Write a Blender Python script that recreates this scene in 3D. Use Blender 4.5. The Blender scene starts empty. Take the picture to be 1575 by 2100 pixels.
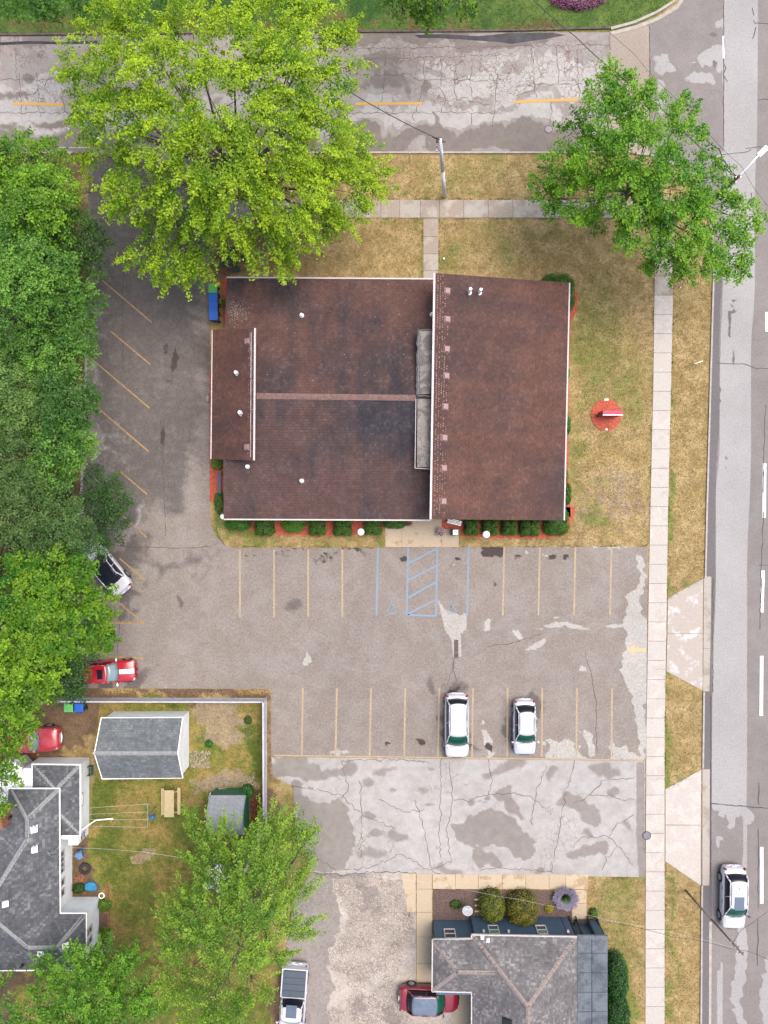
import bpy, bmesh, math, random
import numpy as np
from mathutils import Vector, Matrix
random.seed(7)
RNG = np.random.default_rng(11)
sc = bpy.context.scene
C = sc.collection

# ------------------------------------------------------------------ camera, sky, sun
HC = 56.0            # camera height in metres
S = 26.5             # photo pixels per metre on the ground
cam_d = bpy.data.cameras.new("camera")
cam = bpy.data.objects.new("camera", cam_d); C.objects.link(cam)
cam.location = (0, 0, HC)
cam.rotation_euler = (0, 0, 0)
cam_d.sensor_fit = 'VERTICAL'
cam_d.angle = 2 * math.atan((1050 / S) / HC)
cam_d.clip_start = 0.5
cam_d.clip_end = 2000
sc.camera = cam

SUN_EL, SUN_AZ = 68, 62
w = bpy.data.worlds.new("World"); sc.world = w; w.use_nodes = True
nt = w.node_tree
for n in list(nt.nodes): nt.nodes.remove(n)
sky = nt.nodes.new('ShaderNodeTexSky'); sky.sky_type = 'NISHITA'; sky.sun_disc = False
sky.sun_elevation = math.radians(SUN_EL); sky.sun_rotation = math.radians(SUN_AZ)
sky.air_density = 1.0; sky.dust_density = 5.0; sky.ozone_density = 0.6
bg = nt.nodes.new('ShaderNodeBackground'); bg.inputs[1].default_value = 0.15
out = nt.nodes.new('ShaderNodeOutputWorld')
nt.links.new(sky.outputs[0], bg.inputs[0]); nt.links.new(bg.outputs[0], out.inputs[0])
sd = bpy.data.lights.new("sun", 'SUN'); sd.energy = 1.15; sd.angle = math.radians(50); sd.color = (1, 0.96, 0.90)
sun = bpy.data.objects.new("sun", sd); C.objects.link(sun)
az = math.radians(SUN_AZ)
sdir = Vector((math.sin(az) * math.cos(math.radians(SUN_EL)), math.cos(az) * math.cos(math.radians(SUN_EL)), math.sin(math.radians(SUN_EL))))
sun.rotation_euler = sdir.to_track_quat('Z', 'Y').to_euler()
sun.location = sdir * 80
sc.view_settings.view_transform = 'Standard'
sc.view_settings.look = 'None'
sc.view_settings.gamma = 1
sc.view_settings.use_curve_mapping = False
sc.view_settings.exposure = 1.17

# ------------------------------------------------------------------ helpers
def P(px, py, z=0.0):
    k = (HC - z) / HC / S
    return Vector(((px - 787.5) * k, -(py - 1050) * k, z))
def onplane(px, py, pl):           # point of a roof plane seen at a photo pixel
    a, b, c = pl; n = (b - a).cross(c - a).normalized()
    o = Vector((0, 0, HC)); d = P(px, py, 0) - o
    return o + d * ((a - o).dot(n) / d.dot(n))
def tag(o, label=None, cat=None, group=None, kind=None):
    if label: o['label'] = label
    if cat: o['category'] = cat
    if group: o['group'] = group
    if kind: o['kind'] = kind
    return o
def link(o, parent=None):
    C.objects.link(o)
    if parent is not None:
        o.parent = parent
        o.matrix_parent_inverse = parent.matrix_basis.inverted()
    return o
def mk(name, vs, fs, mat, parent=None, smooth=False, local=False):
    me = bpy.data.meshes.new(name); me.from_pydata([tuple(v) for v in vs], [], fs); me.update()
    if mat: me.materials.append(mat)
    if smooth: me.polygons.foreach_set('use_smooth', [True] * len(me.polygons))
    o = bpy.data.objects.new(name, me)
    if local:
        C.objects.link(o); o.parent = parent
        return o
    return link(o, parent)
def empty(name, loc, rz=0, label=None, cat=None, group=None):
    o = bpy.data.objects.new(name, None); C.objects.link(o)
    o.empty_display_size = 0.3
    o.location = loc; o.rotation_euler = (0, 0, rz)
    return tag(o, label, cat, group)
class MB:
    """collects simple solids into one mesh"""
    def __init__(s): s.v = []; s.f = []
    def add(s, vs, fs):
        b = len(s.v); s.v += [Vector(v) for v in vs]; s.f += [tuple(i + b for i in f) for f in fs]; return s
    def box(s, c, d, rz=0, M=None):
        x, y, z = d[0] / 2, d[1] / 2, d[2] / 2
        vs = [Vector((sx * x, sy * y, sz * z)) for sz in (-1, 1) for sy in (-1, 1) for sx in (-1, 1)]
        R = M if M is not None else Matrix.Rotation(rz, 3, 'Z')
        vs = [R @ v + Vector(c) for v in vs]
        return s.add(vs, [(0, 2, 3, 1), (4, 5, 7, 6), (0, 1, 5, 4), (2, 6, 7, 3), (0, 4, 6, 2), (1, 3, 7, 5)])
    def bar(s, a, b, r, n=6, r2=None):
        a = Vector(a); b = Vector(b); d = (b - a)
        if d.length < 1e-6: return s
        q = d.normalized().to_track_quat('Z', 'Y').to_matrix(); r2 = r if r2 is None else r2
        ring = [Vector((math.cos(2 * math.pi * i / n), math.sin(2 * math.pi * i / n), 0)) for i in range(n)]
        vs = [q @ (p * r) + a for p in ring] + [q @ (p * r2) + b for p in ring]
        fs = [(i, (i + 1) % n, n + (i + 1) % n, n + i) for i in range(n)] + [tuple(range(n))[::-1], tuple(range(n, 2 * n))]
        return s.add(vs, fs)
    def path(s, pts, r, n=6, r2=None):
        r2 = r if r2 is None else r2; m = len(pts) - 1
        for i in range(m):
            s.bar(pts[i], pts[i + 1], r + (r2 - r) * i / m, n, r + (r2 - r) * (i + 1) / m)
        return s
    def cyl(s, c, r, h, n=16, r2=None):
        return s.bar(c, Vector(c) + Vector((0, 0, h)), r, n, r2)
    def ball(s, c, r, nu=12, nv=8, sq=(1, 1, 1)):
        vs = []; fs = []
        for j in range(nv + 1):
            t = math.pi * j / nv
            for i in range(nu):
                p = 2 * math.pi * i / nu
                vs.append(Vector((r * sq[0] * math.sin(t) * math.cos(p), r * sq[1] * math.sin(t) * math.sin(p), r * sq[2] * math.cos(t))) + Vector(c))
        for j in range(nv):
            for i in range(nu):
                fs.append((j * nu + i, (j + 1) * nu + i, (j + 1) * nu + (i + 1) % nu, j * nu + (i + 1) % nu))
        return s.add(vs, fs)
    def torus(s, c, R, r, nu=24, nv=8, zs=1):
        vs = []; fs = []
        for i in range(nu):
            a = 2 * math.pi * i / nu
            for j in range(nv):
                b = 2 * math.pi * j / nv
                vs.append(Vector(((R + r * math.cos(b)) * math.cos(a), (R + r * math.cos(b)) * math.sin(a), r * zs * math.sin(b))) + Vector(c))
        for i in range(nu):
            for j in range(nv):
                fs.append((i * nv + j, ((i + 1) % nu) * nv + j, ((i + 1) % nu) * nv + (j + 1) % nv, i * nv + (j + 1) % nv))
        return s.add(vs, fs)
    def prism(s, poly, z0, z1):       # poly: world xy list, counter-clockwise or not
        n = len(poly)
        ar = sum(poly[i][0] * poly[(i + 1) % n][1] - poly[(i + 1) % n][0] * poly[i][1] for i in range(n))
        if ar < 0: poly = poly[::-1]
        vs = [Vector((p[0], p[1], z0)) for p in poly] + [Vector((p[0], p[1], z1)) for p in poly]
        return s.add(vs, [tuple(range(n))[::-1], tuple(range(n, 2 * n))] + [(i, (i + 1) % n, n + (i + 1) % n, n + i) for i in range(n)])
    def build(s, name, mat, parent=None, smooth=False, bevel=0, local=False):
        o = mk(name, s.v, s.f, mat, parent, smooth, local)
        if bevel:
            m = o.modifiers.new('b', 'BEVEL'); m.width = bevel; m.segments = 2; m.limit_method = 'ANGLE'
        return o

def lin(c):
    return tuple((x / 12.92 if x <= 0.04045 else ((x + 0.055) / 1.055) ** 2.4) for x in c)
K = 2.25
def A(r, g, b, k=1.0):              # base colour from how the surface reads in daylight
    return tuple(min(0.85, x / K * k) for x in lin((r / 255, g / 255, b / 255))) + (1,)

# ------------------------------------------------------------------ materials
class NT:
    def __init__(s, name):
        s.m = bpy.data.materials.new(name); s.m.use_nodes = True
        s.t = s.m.node_tree; s.b = s.t.nodes['Principled BSDF']
        s.co = None
    def n(s, ty, **kw):
        x = s.t.nodes.new('ShaderNode' + ty)
        for k, v in kw.items(): setattr(x, k, v)
        return x
    def l(s, a, b): s.t.links.new(a, b)
    def coord(s, kind='Object'):
        x = s.n('TexCoord'); return x.outputs[kind]
    def pos(s): return s.n('NewGeometry').outputs['Position']
    def noise(s, vec, scale, detail=3, rough=0.55, out='Fac', dist=0):
        x = s.n('TexNoise'); x.inputs['Scale'].default_value = scale; x.inputs['Detail'].default_value = detail
        x.inputs['Roughness'].default_value = rough; x.inputs['Distortion'].default_value = dist
        s.l(vec, x.inputs['Vector']); return x.outputs[out]
    def ramp(s, fac, lo, hi, a=0.0, b=1.0):
        x = s.n('MapRange', interpolation_type='SMOOTHSTEP'); x.inputs[1].default_value = lo; x.inputs[2].default_value = hi
        x.inputs[3].default_value = a; x.inputs[4].default_value = b; s.l(fac, x.inputs[0]); return x.outputs[0]
    def math(s, op, a, b=None):
        x = s.n('Math', operation=op)
        for i, v in enumerate((a, b)):
            if v is None: continue
            if isinstance(v, (int, float)): x.inputs[i].default_value = v
            else: s.l(v, x.inputs[i])
        return x.outputs[0]
    def mix(s, fac, a, b, mode='MIX'):
        x = s.n('Mix', data_type='RGBA', blend_type=mode)
        for i, v in ((0, fac), (6, a), (7, b)):
            if isinstance(v, (int, float)): x.inputs[i].default_value = v
            elif isinstance(v, tuple): x.inputs[i].default_value = v
            else: s.l(v, x.inputs[i])
        return x.outputs[2]
    def val(s, col, fac, lo, hi):      # multiply colour by a noise-driven value
        f = s.ramp(fac, 0.25, 0.75, lo, hi)
        x = s.n('VectorMath', operation='SCALE'); s.l(col, x.inputs[0]) if not isinstance(col, tuple) else None
        if isinstance(col, tuple): x.inputs[0].default_value = col[:3]
        s.l(f, x.inputs[3]); return x.outputs[0]
    def bump(s, h, strength=0.3, dist=0.02):
        x = s.n('Bump'); x.inputs['Strength'].default_value = strength; x.inputs['Distance'].default_value = dist
        s.l(h, x.inputs['Height']); s.l(x.outputs[0], s.b.inputs['Normal'])
    def fin(s, col, rough=0.8, metal=0, spec=0.3, coat=0):
        if isinstance(col, tuple): s.b.inputs['Base Color'].default_value = col
        else: s.l(col, s.b.inputs['Base Color'])
        if isinstance(rough, (int, float)): s.b.inputs['Roughness'].default_value = rough
        else: s.l(rough, s.b.inputs['Roughness'])
        s.b.inputs['Metallic'].default_value = metal
        s.b.inputs['Specular IOR Level'].default_value = spec
        s.b.inputs['Coat Weight'].default_value = coat; s.b.inputs['Coat Roughness'].default_value = 0.08
        return s.m
def simple(name, col, rough=0.7, metal=0, spec=0.4, coat=0, nscale=8, lo=0.85, hi=1.12, bump=0.0):
    t = NT(name); p = t.coord()
    n = t.noise(p, nscale, 4)
    m = t.fin(t.val(col, n, lo, hi), rough, metal, spec, coat)
    if bump: t.bump(n, bump, 0.01)
    return m
def paint(name, col, flake=0.0, rough=0.28):
    t = NT(name); p = t.coord(); n = t.noise(p, 3, 3)
    return t.fin(t.val(col, n, 0.96, 1.03), rough, flake, 0.5, 1.0)

def ground_mat(name, base, cR, cG, cB, speck=(0.8, 1.2, 26), mid=(0.9, 1.1, 1.6), sR=(0.1, 0.5), sG=(0.12, 0.5), sB=(0.15, 0.5),
               crack=None, grass=False, rough=0.85, base2=None, wetG=None):
    """R,G,B of the 'paint' attribute say where the surface is of another tone; noise breaks the edges"""
    t = NT(name); p = t.pos()
    at = t.n('Attribute'); at.attribute_name = 'paint'; sp = t.n('SeparateColor'); t.l(at.outputs['Color'], sp.inputs[0])
    nA = t.noise(p, 0.9, 5, 0.62); nB = t.noise(p, 2.3, 5, 0.6)
    nmix = t.math('ADD', t.math('MULTIPLY', nA, 0.5), t.math('MULTIPLY', nB, 0.5))
    nc = t.math('SUBTRACT', nmix, 0.5)
    def mask(ch, s, amp):
        v = t.math('ADD', sp.outputs[ch], t.math('MULTIPLY', nc, amp))
        return t.ramp(v, 0.5 - s, 0.5 + s)
    col = base
    if base2 is not None: col = t.mix(t.ramp(t.noise(p, 0.55, 6, 0.7), 0.42, 0.6), base, base2)
    if not isinstance(col, tuple): pass
    mR = mask(0, sR[0], sR[1] * 3); mG = mask(1, sG[0], sG[1] * 3); mB = mask(2, sB[0], sB[1] * 3)
    col = t.mix(mR, col, cR); col = t.mix(mG, col, cG)
    if crack:
        # alligator cracking where B is high, sparse slab cracks elsewhere
        wv = t.n('VectorMath', operation='ADD'); wn = t.n('TexNoise'); wn.inputs['Scale'].default_value = 1.3; wn.inputs['Detail'].default_value = 4
        t.l(p, wn.inputs['Vector']); sc_ = t.n('VectorMath', operation='SCALE'); t.l(wn.outputs['Color'], sc_.inputs[0]); sc_.inputs[3].default_value = 0.9
        t.l(p, wv.inputs[0]); t.l(sc_.outputs[0], wv.inputs[1])
        for sc1, wd, amt in crack:
            vo = t.n('TexVoronoi', feature='DISTANCE_TO_EDGE'); vo.inputs['Scale'].default_value = sc1; vo.inputs['Randomness'].default_value = 1
            t.l(wv.outputs[0], vo.inputs['Vector'])
            wd_n = t.math('MULTIPLY', t.ramp(t.noise(p, 0.8, 3), 0.3, 0.7, 0.3, 1.6), wd)
            e = t.n('MapRange'); e.inputs[1].default_value = 0; t.l(wd_n, e.inputs[2]); e.inputs[3].default_value = 1; e.inputs[4].default_value = 0
            t.l(vo.outputs['Distance'], e.inputs[0])
            m_ = mB if amt is None else t.math('MULTIPLY', t.ramp(t.noise(p, 0.25, 3), 0.45, 0.62), amt)
            col = t.mix(t.math('MULTIPLY', e.outputs[0], m_), col, cB)
    else:
        col = t.mix(mB, col, cB)
    fine = t.noise(p, speck[2], 3, 0.7); fine2 = t.noise(p, speck[2] * 0.35, 3, 0.6)
    col = t.val(col, fine, speck[0], speck[1]); col = t.val(col, fine2, (1 + speck[0]) / 2, (1 + speck[1]) / 2)
    col = t.val(col, t.noise(p, mid[2], 4, 0.6), mid[0], mid[1])
    col = t.val(col, t.noise(p, 0.16, 3, 0.5), 0.93, 1.07)
    r = rough
    if wetG is not None: r = t.ramp(mG, 0, 1, rough, wetG)
    m = t.fin(col, r, 0, 0.25)
    t.bump(fine, 0.35 if grass else 0.2, 0.03 if grass else 0.01)
    return m

def shingle_mat(name, c1, c2, cs, course=0.14, tab=0.3, mort=0.62, stain=0.5, light=None, lightamt=0.5):
    t = NT(name); uv = t.n('UVMap').outputs[0]
    br = t.n('TexBrick'); br.inputs['Scale'].default_value = 1; br.inputs['Brick Width'].default_value = tab
    br.inputs['Row Height'].default_value = course; br.inputs['Mortar Size'].default_value = 0.018; br.inputs['Mortar Smooth'].default_value = 0.6
    br.inputs['Color1'].default_value = c1; br.inputs['Color2'].default_value = c2
    br.inputs['Mortar'].default_value = tuple(x * mort for x in c1[:3]) + (1,)
    t.l(uv, br.inputs['Vector'])
    p = t.pos()
    mp = t.n('Mapping'); mp.inputs['Scale'].default_value = (1.0, 0.22, 1); t.l(uv, mp.inputs['Vector'])
    n1 = t.math('ADD', t.math('MULTIPLY', t.noise(p, 0.13, 5, 0.6), 0.62), t.math('MULTIPLY', t.noise(mp.outputs[0], 0.8, 5, 0.65), 0.38)); n2 = t.noise(uv, 3.5, 5, 0.7); n3 = t.noise(p, 0.7, 4, 0.6)
    col = t.mix(t.math('MULTIPLY', t.ramp(n1, 0.42, 0.64), stain), br.outputs['Color'], cs)
    if light is not None:
        wn = t.n('TexWhiteNoise', noise_dimensions='2D'); fl = t.n('VectorMath', operation='SNAP'); fl.inputs[1].default_value = (tab / 2, course, 1)
        t.l(uv, fl.inputs[0]); t.l(fl.outputs[0], wn.inputs['Vector'])
        g = t.math('MULTIPLY', t.ramp(wn.outputs['Value'], 0.55, 0.95), t.ramp(n3, 0.35, 0.7, 0.1, lightamt))
        col = t.mix(g, col, light)
    col = t.val(col, n2, 0.82, 1.2); col = t.val(col, n3, 0.86, 1.14)
    m = t.fin(col, 0.85, 0, 0.25); t.bump(br.outputs['Fac'], 0.4, -0.01)
    return m

def leaf_mat(name):
    t = NT(name)
    at = t.n('Attribute'); at.attribute_name = 'tint'
    t.l(at.outputs['Color'], t.b.inputs['Base Color']); t.b.inputs['Roughness'].default_value = 0.5
    t.b.inputs['Specular IOR Level'].default_value = 0.3
    tr = t.n('BsdfTranslucent'); hs = t.n('HueSaturation'); hs.inputs['Value'].default_value = 1.3; hs.inputs['Saturation'].default_value = 1.1
    t.l(at.outputs['Color'], hs.inputs['Color']); t.l(hs.outputs[0], tr.inputs[0])
    mx = t.n('MixShader'); mx.inputs[0].default_value = 0.35
    t.l(t.b.outputs[0], mx.inputs[1]); t.l(tr.outputs[0], mx.inputs[2])
    t.l(mx.outputs[0], t.t.nodes['Material Output'].inputs['Surface'])
    return t.m

M = {}
M['leaf'] = leaf_mat('leaf')
M['bark'] = simple('bark', A(118, 108, 96), 0.9, nscale=14, lo=0.6, hi=1.3, bump=0.5)
M['white'] = simple('white_siding', A(232, 235, 236, 1.15), 0.6, nscale=1.5, lo=0.92, hi=1.05)
M['trim'] = simple('white_trim', A(235, 225, 222, 1.1), 0.5, nscale=5, lo=0.85, hi=1.08)
M['vinyl'] = simple('white_vinyl', (0.40, 0.40, 0.44, 1), 0.5, nscale=2.5, lo=0.82, hi=1.06)
M['glass'] = simple('window_glass', (0.05, 0.06, 0.07, 1), 0.05, spec=0.8, nscale=1, lo=0.8, hi=1.2)
M['black'] = simple('black_plastic', (0.015, 0.015, 0.017, 1), 0.5)
M['rubber'] = simple('tyre_rubber', (0.02, 0.02, 0.02, 1), 0.85)
M['rim'] = simple('wheel_rim', (0.35, 0.35, 0.37, 1), 0.3, metal=0.8)
M['metal'] = simple('grey_metal', (0.35, 0.36, 0.37, 1), 0.4, metal=0.6, nscale=6)
M['wood_pole'] = simple('weathered_wood', (0.6, 0.58, 0.58, 1), 0.9, nscale=9, lo=0.7, hi=1.25, bump=0.4)
M['wood_dark'] = simple('brown_wood', A(120, 98, 85), 0.9, nscale=9, lo=0.7, hi=1.25, bump=0.4)
M['pine'] = simple('new_pine', A(232, 212, 160), 0.75, nscale=7, lo=0.88, hi=1.08)
M['cable'] = simple('cable_black', (0.03, 0.03, 0.035, 1), 0.6)
M['cablew'] = simple('cable_grey', (0.4, 0.4, 0.4, 1), 0.6)
M['red_mulch'] = simple('red_mulch', A(220, 110, 84), 0.95, nscale=11, lo=0.5, hi=1.4, bump=0.8)
M['dark_mulch'] = simple('brown_mulch', A(118, 98, 90), 0.95, nscale=16, lo=0.35, hi=1.7, bump=0.8)
M['stone'] = simple('stone', A(200, 188, 172), 0.9, nscale=7, lo=0.7, hi=1.15, bump=0.4)
M['terracotta'] = simple('terracotta', A(178, 120, 92), 0.9, nscale=7, lo=0.7, hi=1.2)

def slab_mat(name, base, stain, wet=None, thr=(0.5, 0.6)):
    t = NT(name); p = t.pos(); oi = t.n('ObjectInfo')
    n = t.noise(p, 1.1, 5, 0.6); n2 = t.noise(p, 9, 4, 0.6)
    rnd = t.ramp(oi.outputs['Random'], 0, 1, -0.1, 0.1)
    col = t.mix(t.ramp(t.math('ADD', n, rnd), thr[0], thr[1]), base, stain)
    col = t.val(col, n2, 0.9, 1.08); f = t.ramp(oi.outputs['Random'], 0, 1, 0.93, 1.04)
    x = t.n('VectorMath', operation='SCALE'); t.l(col, x.inputs[0]); t.l(f, x.inputs[3])
    m = t.fin(x.outputs[0], 0.85, 0, 0.25); t.bump(n2, 0.15, 0.005); return m
M['walk'] = slab_mat('sidewalk_concrete', A(232, 224, 214), A(224, 214, 204))
M['walk_damp'] = slab_mat('damp_concrete', A(214, 204, 192), A(192, 176, 160), thr=(0.40, 0.58))
M['walk_tan'] = slab_mat('tan_concrete', A(228, 208, 178), A(205, 178, 142), thr=(0.58, 0.66))
M['apron'] = slab_mat('apron_concrete', A(232, 228, 224), A(210, 198, 186), thr=(0.46, 0.56))
M['kerb'] = simple('kerb_concrete', A(212, 202, 190), 0.9, nscale=3, lo=0.8, hi=1.1)
M['kerb_dark'] = simple('stained_kerb', A(120, 105, 95), 0.9, nscale=3, lo=0.6, hi=1.2)
def line_mat(name, col, under, wear=0.5):
    t = NT(name); p = t.pos(); n = t.noise(p, 7, 5, 0.75); n2 = t.noise(p, 1.2, 3)
    f = t.ramp(t.math('ADD', n, t.math('MULTIPLY', n2, 0.35)), wear - 0.1, wear + 0.14, 0, 0.85)
    return t.fin(t.mix(f, col, under), 0.8, 0, 0.3)
M['line_y'] = line_mat('yellow_line_paint', A(236, 204, 152), A(188, 172, 152), 0.60)
M['line_o'] = line_mat('faded_yellow_paint', A(214, 176, 112), A(150, 130, 105), 0.70)
M['line_road'] = line_mat('road_yellow_paint', A(243, 190, 100), A(225, 190, 140), 0.78)
M['line_b'] = line_mat('blue_line_paint', A(150, 184, 214), A(172, 167, 163), 0.67)
M['line_w'] = line_mat('white_line_paint', A(255, 255, 255, 1.3), A(225, 225, 225), 0.85)
M['sealant'] = simple('crack_sealant', A(66, 64, 74), 0.5, nscale=5)
M['crack'] = simple('crack_fill', A(128, 108, 100), 0.95, nscale=4, lo=0.6, hi=1.3)
M['crackd'] = simple('crack_dark', A(92, 78, 74), 0.95, nscale=4, lo=0.6, hi=1.3)

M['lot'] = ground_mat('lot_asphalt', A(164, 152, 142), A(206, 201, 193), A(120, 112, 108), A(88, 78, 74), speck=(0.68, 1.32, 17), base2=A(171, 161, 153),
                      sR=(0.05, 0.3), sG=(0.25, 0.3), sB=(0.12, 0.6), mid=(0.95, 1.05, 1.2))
M['lower'] = ground_mat('old_concrete', A(208, 204, 200), A(222, 218, 212), A(168, 160, 154), A(168, 150, 140), speck=(0.9, 1.08, 20), base2=A(200, 195, 190),
                        sR=(0.1, 0.4), sG=(0.22, 0.34), sB=(0.2, 0.4), crack=[(0.5, 0.02, 0.5), (1.8, 0.045, None)])
M['alley'] = ground_mat('crumbling_concrete', A(208, 198, 186), A(225, 214, 202), A(176, 166, 160), A(156, 142, 130), speck=(0.72, 1.22, 12), base2=A(222, 208, 194),
                        sR=(0.12, 0.4), sG=(0.1, 0.4), sB=(0.2, 0.4), crack=[(3.2, 0.07, None), (6.5, 0.13, None)])
M['street'] = ground_mat('street_concrete', A(184, 178, 172), A(206, 202, 197), A(150, 140, 133), A(140, 120, 110), speck=(0.88, 1.1, 18), base2=A(176, 164, 158),
                         sR=(0.08, 0.34), sG=(0.2, 0.4), sB=(0.2, 0.4), crack=[(0.42, 0.014, 0.6), (0.95, 0.024, None), (2.2, 0.045, None)])
M['road'] = ground_mat('road_asphalt', A(157, 150, 146), A(194, 191, 189), A(132, 127, 128), A(190, 175, 160), speck=(0.8, 1.18, 18), base2=A(164, 156, 153),
                       sR=(0.06, 0.1), sG=(0.08, 0.25), sB=(0.2, 0.3), mid=(0.97, 1.03, 1.2))
M['lawn'] = ground_mat('dry_lawn', A(180, 154, 100), A(138, 142, 70), A(134, 110, 84), A(188, 166, 146), speck=(0.62, 1.38, 11), base2=A(192, 166, 116),
                       sR=(0.4, 0.5), sG=(0.3, 0.5), sB=(0.25, 0.5), mid=(0.82, 1.15, 1.1), grass=True)
M['brown_roof'] = shingle_mat('brown_shingles', A(126, 88, 76), A(112, 80, 71), A(88, 70, 68), course=0.2, tab=0.34, stain=0.95, light=A(138, 104, 96), lightamt=0.4)
M['old_roof_n'] = shingle_mat('weathered_brown_shingles', A(120, 87, 77), A(108, 79, 72), A(66, 60, 66), course=0.2, tab=0.34, stain=1.0, light=A(128, 106, 100), lightamt=0.35)
M['old_roof_s'] = shingle_mat('charcoal_brown_shingles', A(114, 86, 79), A(102, 79, 74), A(62, 60, 68), course=0.2, tab=0.34, stain=1.0, light=A(118, 112, 118), lightamt=0.3)  # the light tint is a grey sheen put into the shingle colour
M['grey_roof'] = shingle_mat('grey_shingles', A(122, 124, 128), A(98, 101, 106), A(84, 88, 94), course=0.2, tab=0.34, light=A(178, 180, 182), lightamt=0.5)
M['aged_roof'] = shingle_mat('aged_grey_shingles', A(146, 143, 143), A(122, 119, 120), A(96, 93, 96), course=0.16, tab=0.3, light=A(196, 193, 194), lightamt=0.5, stain=0.6)
M['garage_roof'] = shingle_mat('garage_shingles', A(140, 146, 150), A(122, 128, 132), A(112, 118, 122), course=0.18, tab=0.3, light=A(186, 188, 190), lightamt=0.35)
M['shed_roof'] = shingle_mat('shed_shingles', A(198, 200, 206), A(190, 192, 198), A(176, 178, 186), course=0.25, tab=0.28, mort=0.75, light=A(190, 190, 200), lightamt=0.3)
M['cap'] = simple('ridge_cap_brown', A(150, 118, 112), 0.9, nscale=5, lo=0.75, hi=1.2)
M['capg'] = simple('ridge_cap_grey', A(172, 174, 174), 0.9, nscale=5, lo=0.8, hi=1.15)
M['capt'] = simple('ridge_cap_tan', A(176, 160, 154), 0.9, nscale=5, lo=0.8, hi=1.15)
M['panflat'] = None
def metal_panel():
    t = NT('weathered_flat_roof'); p = t.pos(); n = t.noise(p, 0.9, 5, 0.7, dist=1.5); n2 = t.noise(p, 5, 5, 0.7)
    col = t.mix(t.ramp(n, 0.4, 0.62), A(150, 142, 138), A(92, 86, 84)); col = t.val(col, n2, 0.8, 1.2)
    return t.fin(col, 0.5, 0.1, 0.4)
M['panflat'] = metal_panel()
def flat_blue():
    t = NT('blue_grey_membrane'); p = t.pos(); n = t.noise(p, 1.0, 6, 0.7); n2 = t.noise(p, 6, 4, 0.7)
    col = t.mix(t.ramp(n, 0.42, 0.62), A(128, 137, 146), A(96, 103, 113)); col = t.val(col, n2, 0.85, 1.15)
    return t.fin(col, 0.7, 0, 0.3)
M['flatblue'] = flat_blue()
def siding(name, col, pitch=0.12, axis='Z'):
    t = NT(name); p = t.pos(); sx = t.n('SeparateXYZ'); t.l(p, sx.inputs[0])
    f = t.math('FRACT', t.math('DIVIDE', sx.outputs[axis], pitch))
    e = t.ramp(f, 0.0, 0.12, 0.8, 1.0)
    x = t.n('VectorMath', operation='SCALE'); x.inputs[0].default_value = col[:3]; t.l(e, x.inputs[3])
    c = t.val(x.outputs[0], t.noise(p, 1.5, 4), 0.92, 1.06)
    m = t.fin(c, 0.55, 0, 0.35); t.bump(f, 0.3, 0.012); return m
M['siding_w'] = siding('white_lap_siding', (0.70, 0.72, 0.735, 1))
M['siding_b'] = siding('blue_board_siding', A(92, 118, 140), 0.2, 'X')
M['siding_g'] = siding('green_board_siding', A(62, 128, 100), 0.25, 'X')
M['brick'] = simple('brown_brick_wall', A(120, 84, 70), 0.9, nscale=12)

# ------------------------------------------------------------------ ground sheets with painted-in tone masks
def sd_poly(X, Y, poly):
    n = len(poly); d = np.full(X.shape, 1e9); ins = np.zeros(X.shape, bool)
    for i in range(n):
        ax, ay = poly[i]; bx, by = poly[(i + 1) % n]
        ex, ey = bx - ax, by - ay; L = ex * ex + ey * ey + 1e-9
        t = np.clip(((X - ax) * ex + (Y - ay) * ey) / L, 0, 1)
        d = np.minimum(d, np.hypot(X - ax - t * ex, Y - ay - t * ey))
        c = ((ay > Y) != (by > Y)); xi = ax + (Y - ay) * ex / (ey if abs(ey) > 1e-9 else 1e-9)
        ins ^= (c & (X < xi))
    return np.where(ins, d, -d)
def sd_line(X, Y, pts, wd):
    d = np.full(X.shape, 1e9)
    for (ax, ay), (bx, by) in zip(pts[:-1], pts[1:]):
        ex, ey = bx - ax, by - ay; L = ex * ex + ey * ey + 1e-9
        t = np.clip(((X - ax) * ex + (Y - ay) * ey) / L, 0, 1)
        d = np.minimum(d, np.hypot(X - ax - t * ex, Y - ay - t * ey))
    return wd - d
_wr = np.random.default_rng(3)
_WV = [(_wr.normal(size=2) / s_, _wr.uniform(0, 6.28, 2), a_) for s_, a_ in ((60, 1.0), (34, .9), (22, .8), (14, .6), (9, .45), (6, .3)) for _ in range(3)]
def warp(X, Y, amp):
    dx = sum(a_ * np.sin(X * k_[0] + Y * k_[1] + p_[0]) for k_, p_, a_ in _WV); dy = sum(a_ * np.sin(-X * k_[1] + Y * k_[0] * 1.1 + p_[1]) for k_, p_, a_ in _WV)
    return X + dx * amp, Y + dy * amp
def ev(shape, X, Y):
    k = shape[0]
    soft = shape[-2]
    if soft >= 3:
        amp = min(9, 1.2 + soft * .75)
        if k == 'e': amp = min(amp, .32 * min(shape[3], shape[4]))
        X, Y = warp(X, Y, amp)
    if k == 'e':
        _, cx, cy, rx, ry, soft, st = shape
        d = (1 - np.hypot((X - cx) / rx, (Y - cy) / ry)) * min(rx, ry)
    elif k == 'p':
        _, pts, soft, st = shape; d = sd_poly(X, Y, pts)
    else:
        _, pts, wd, soft, st = shape; d = sd_line(X, Y, pts, wd)
    return np.clip(0.5 + d / (2 * soft), 0, 1) * st
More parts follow.
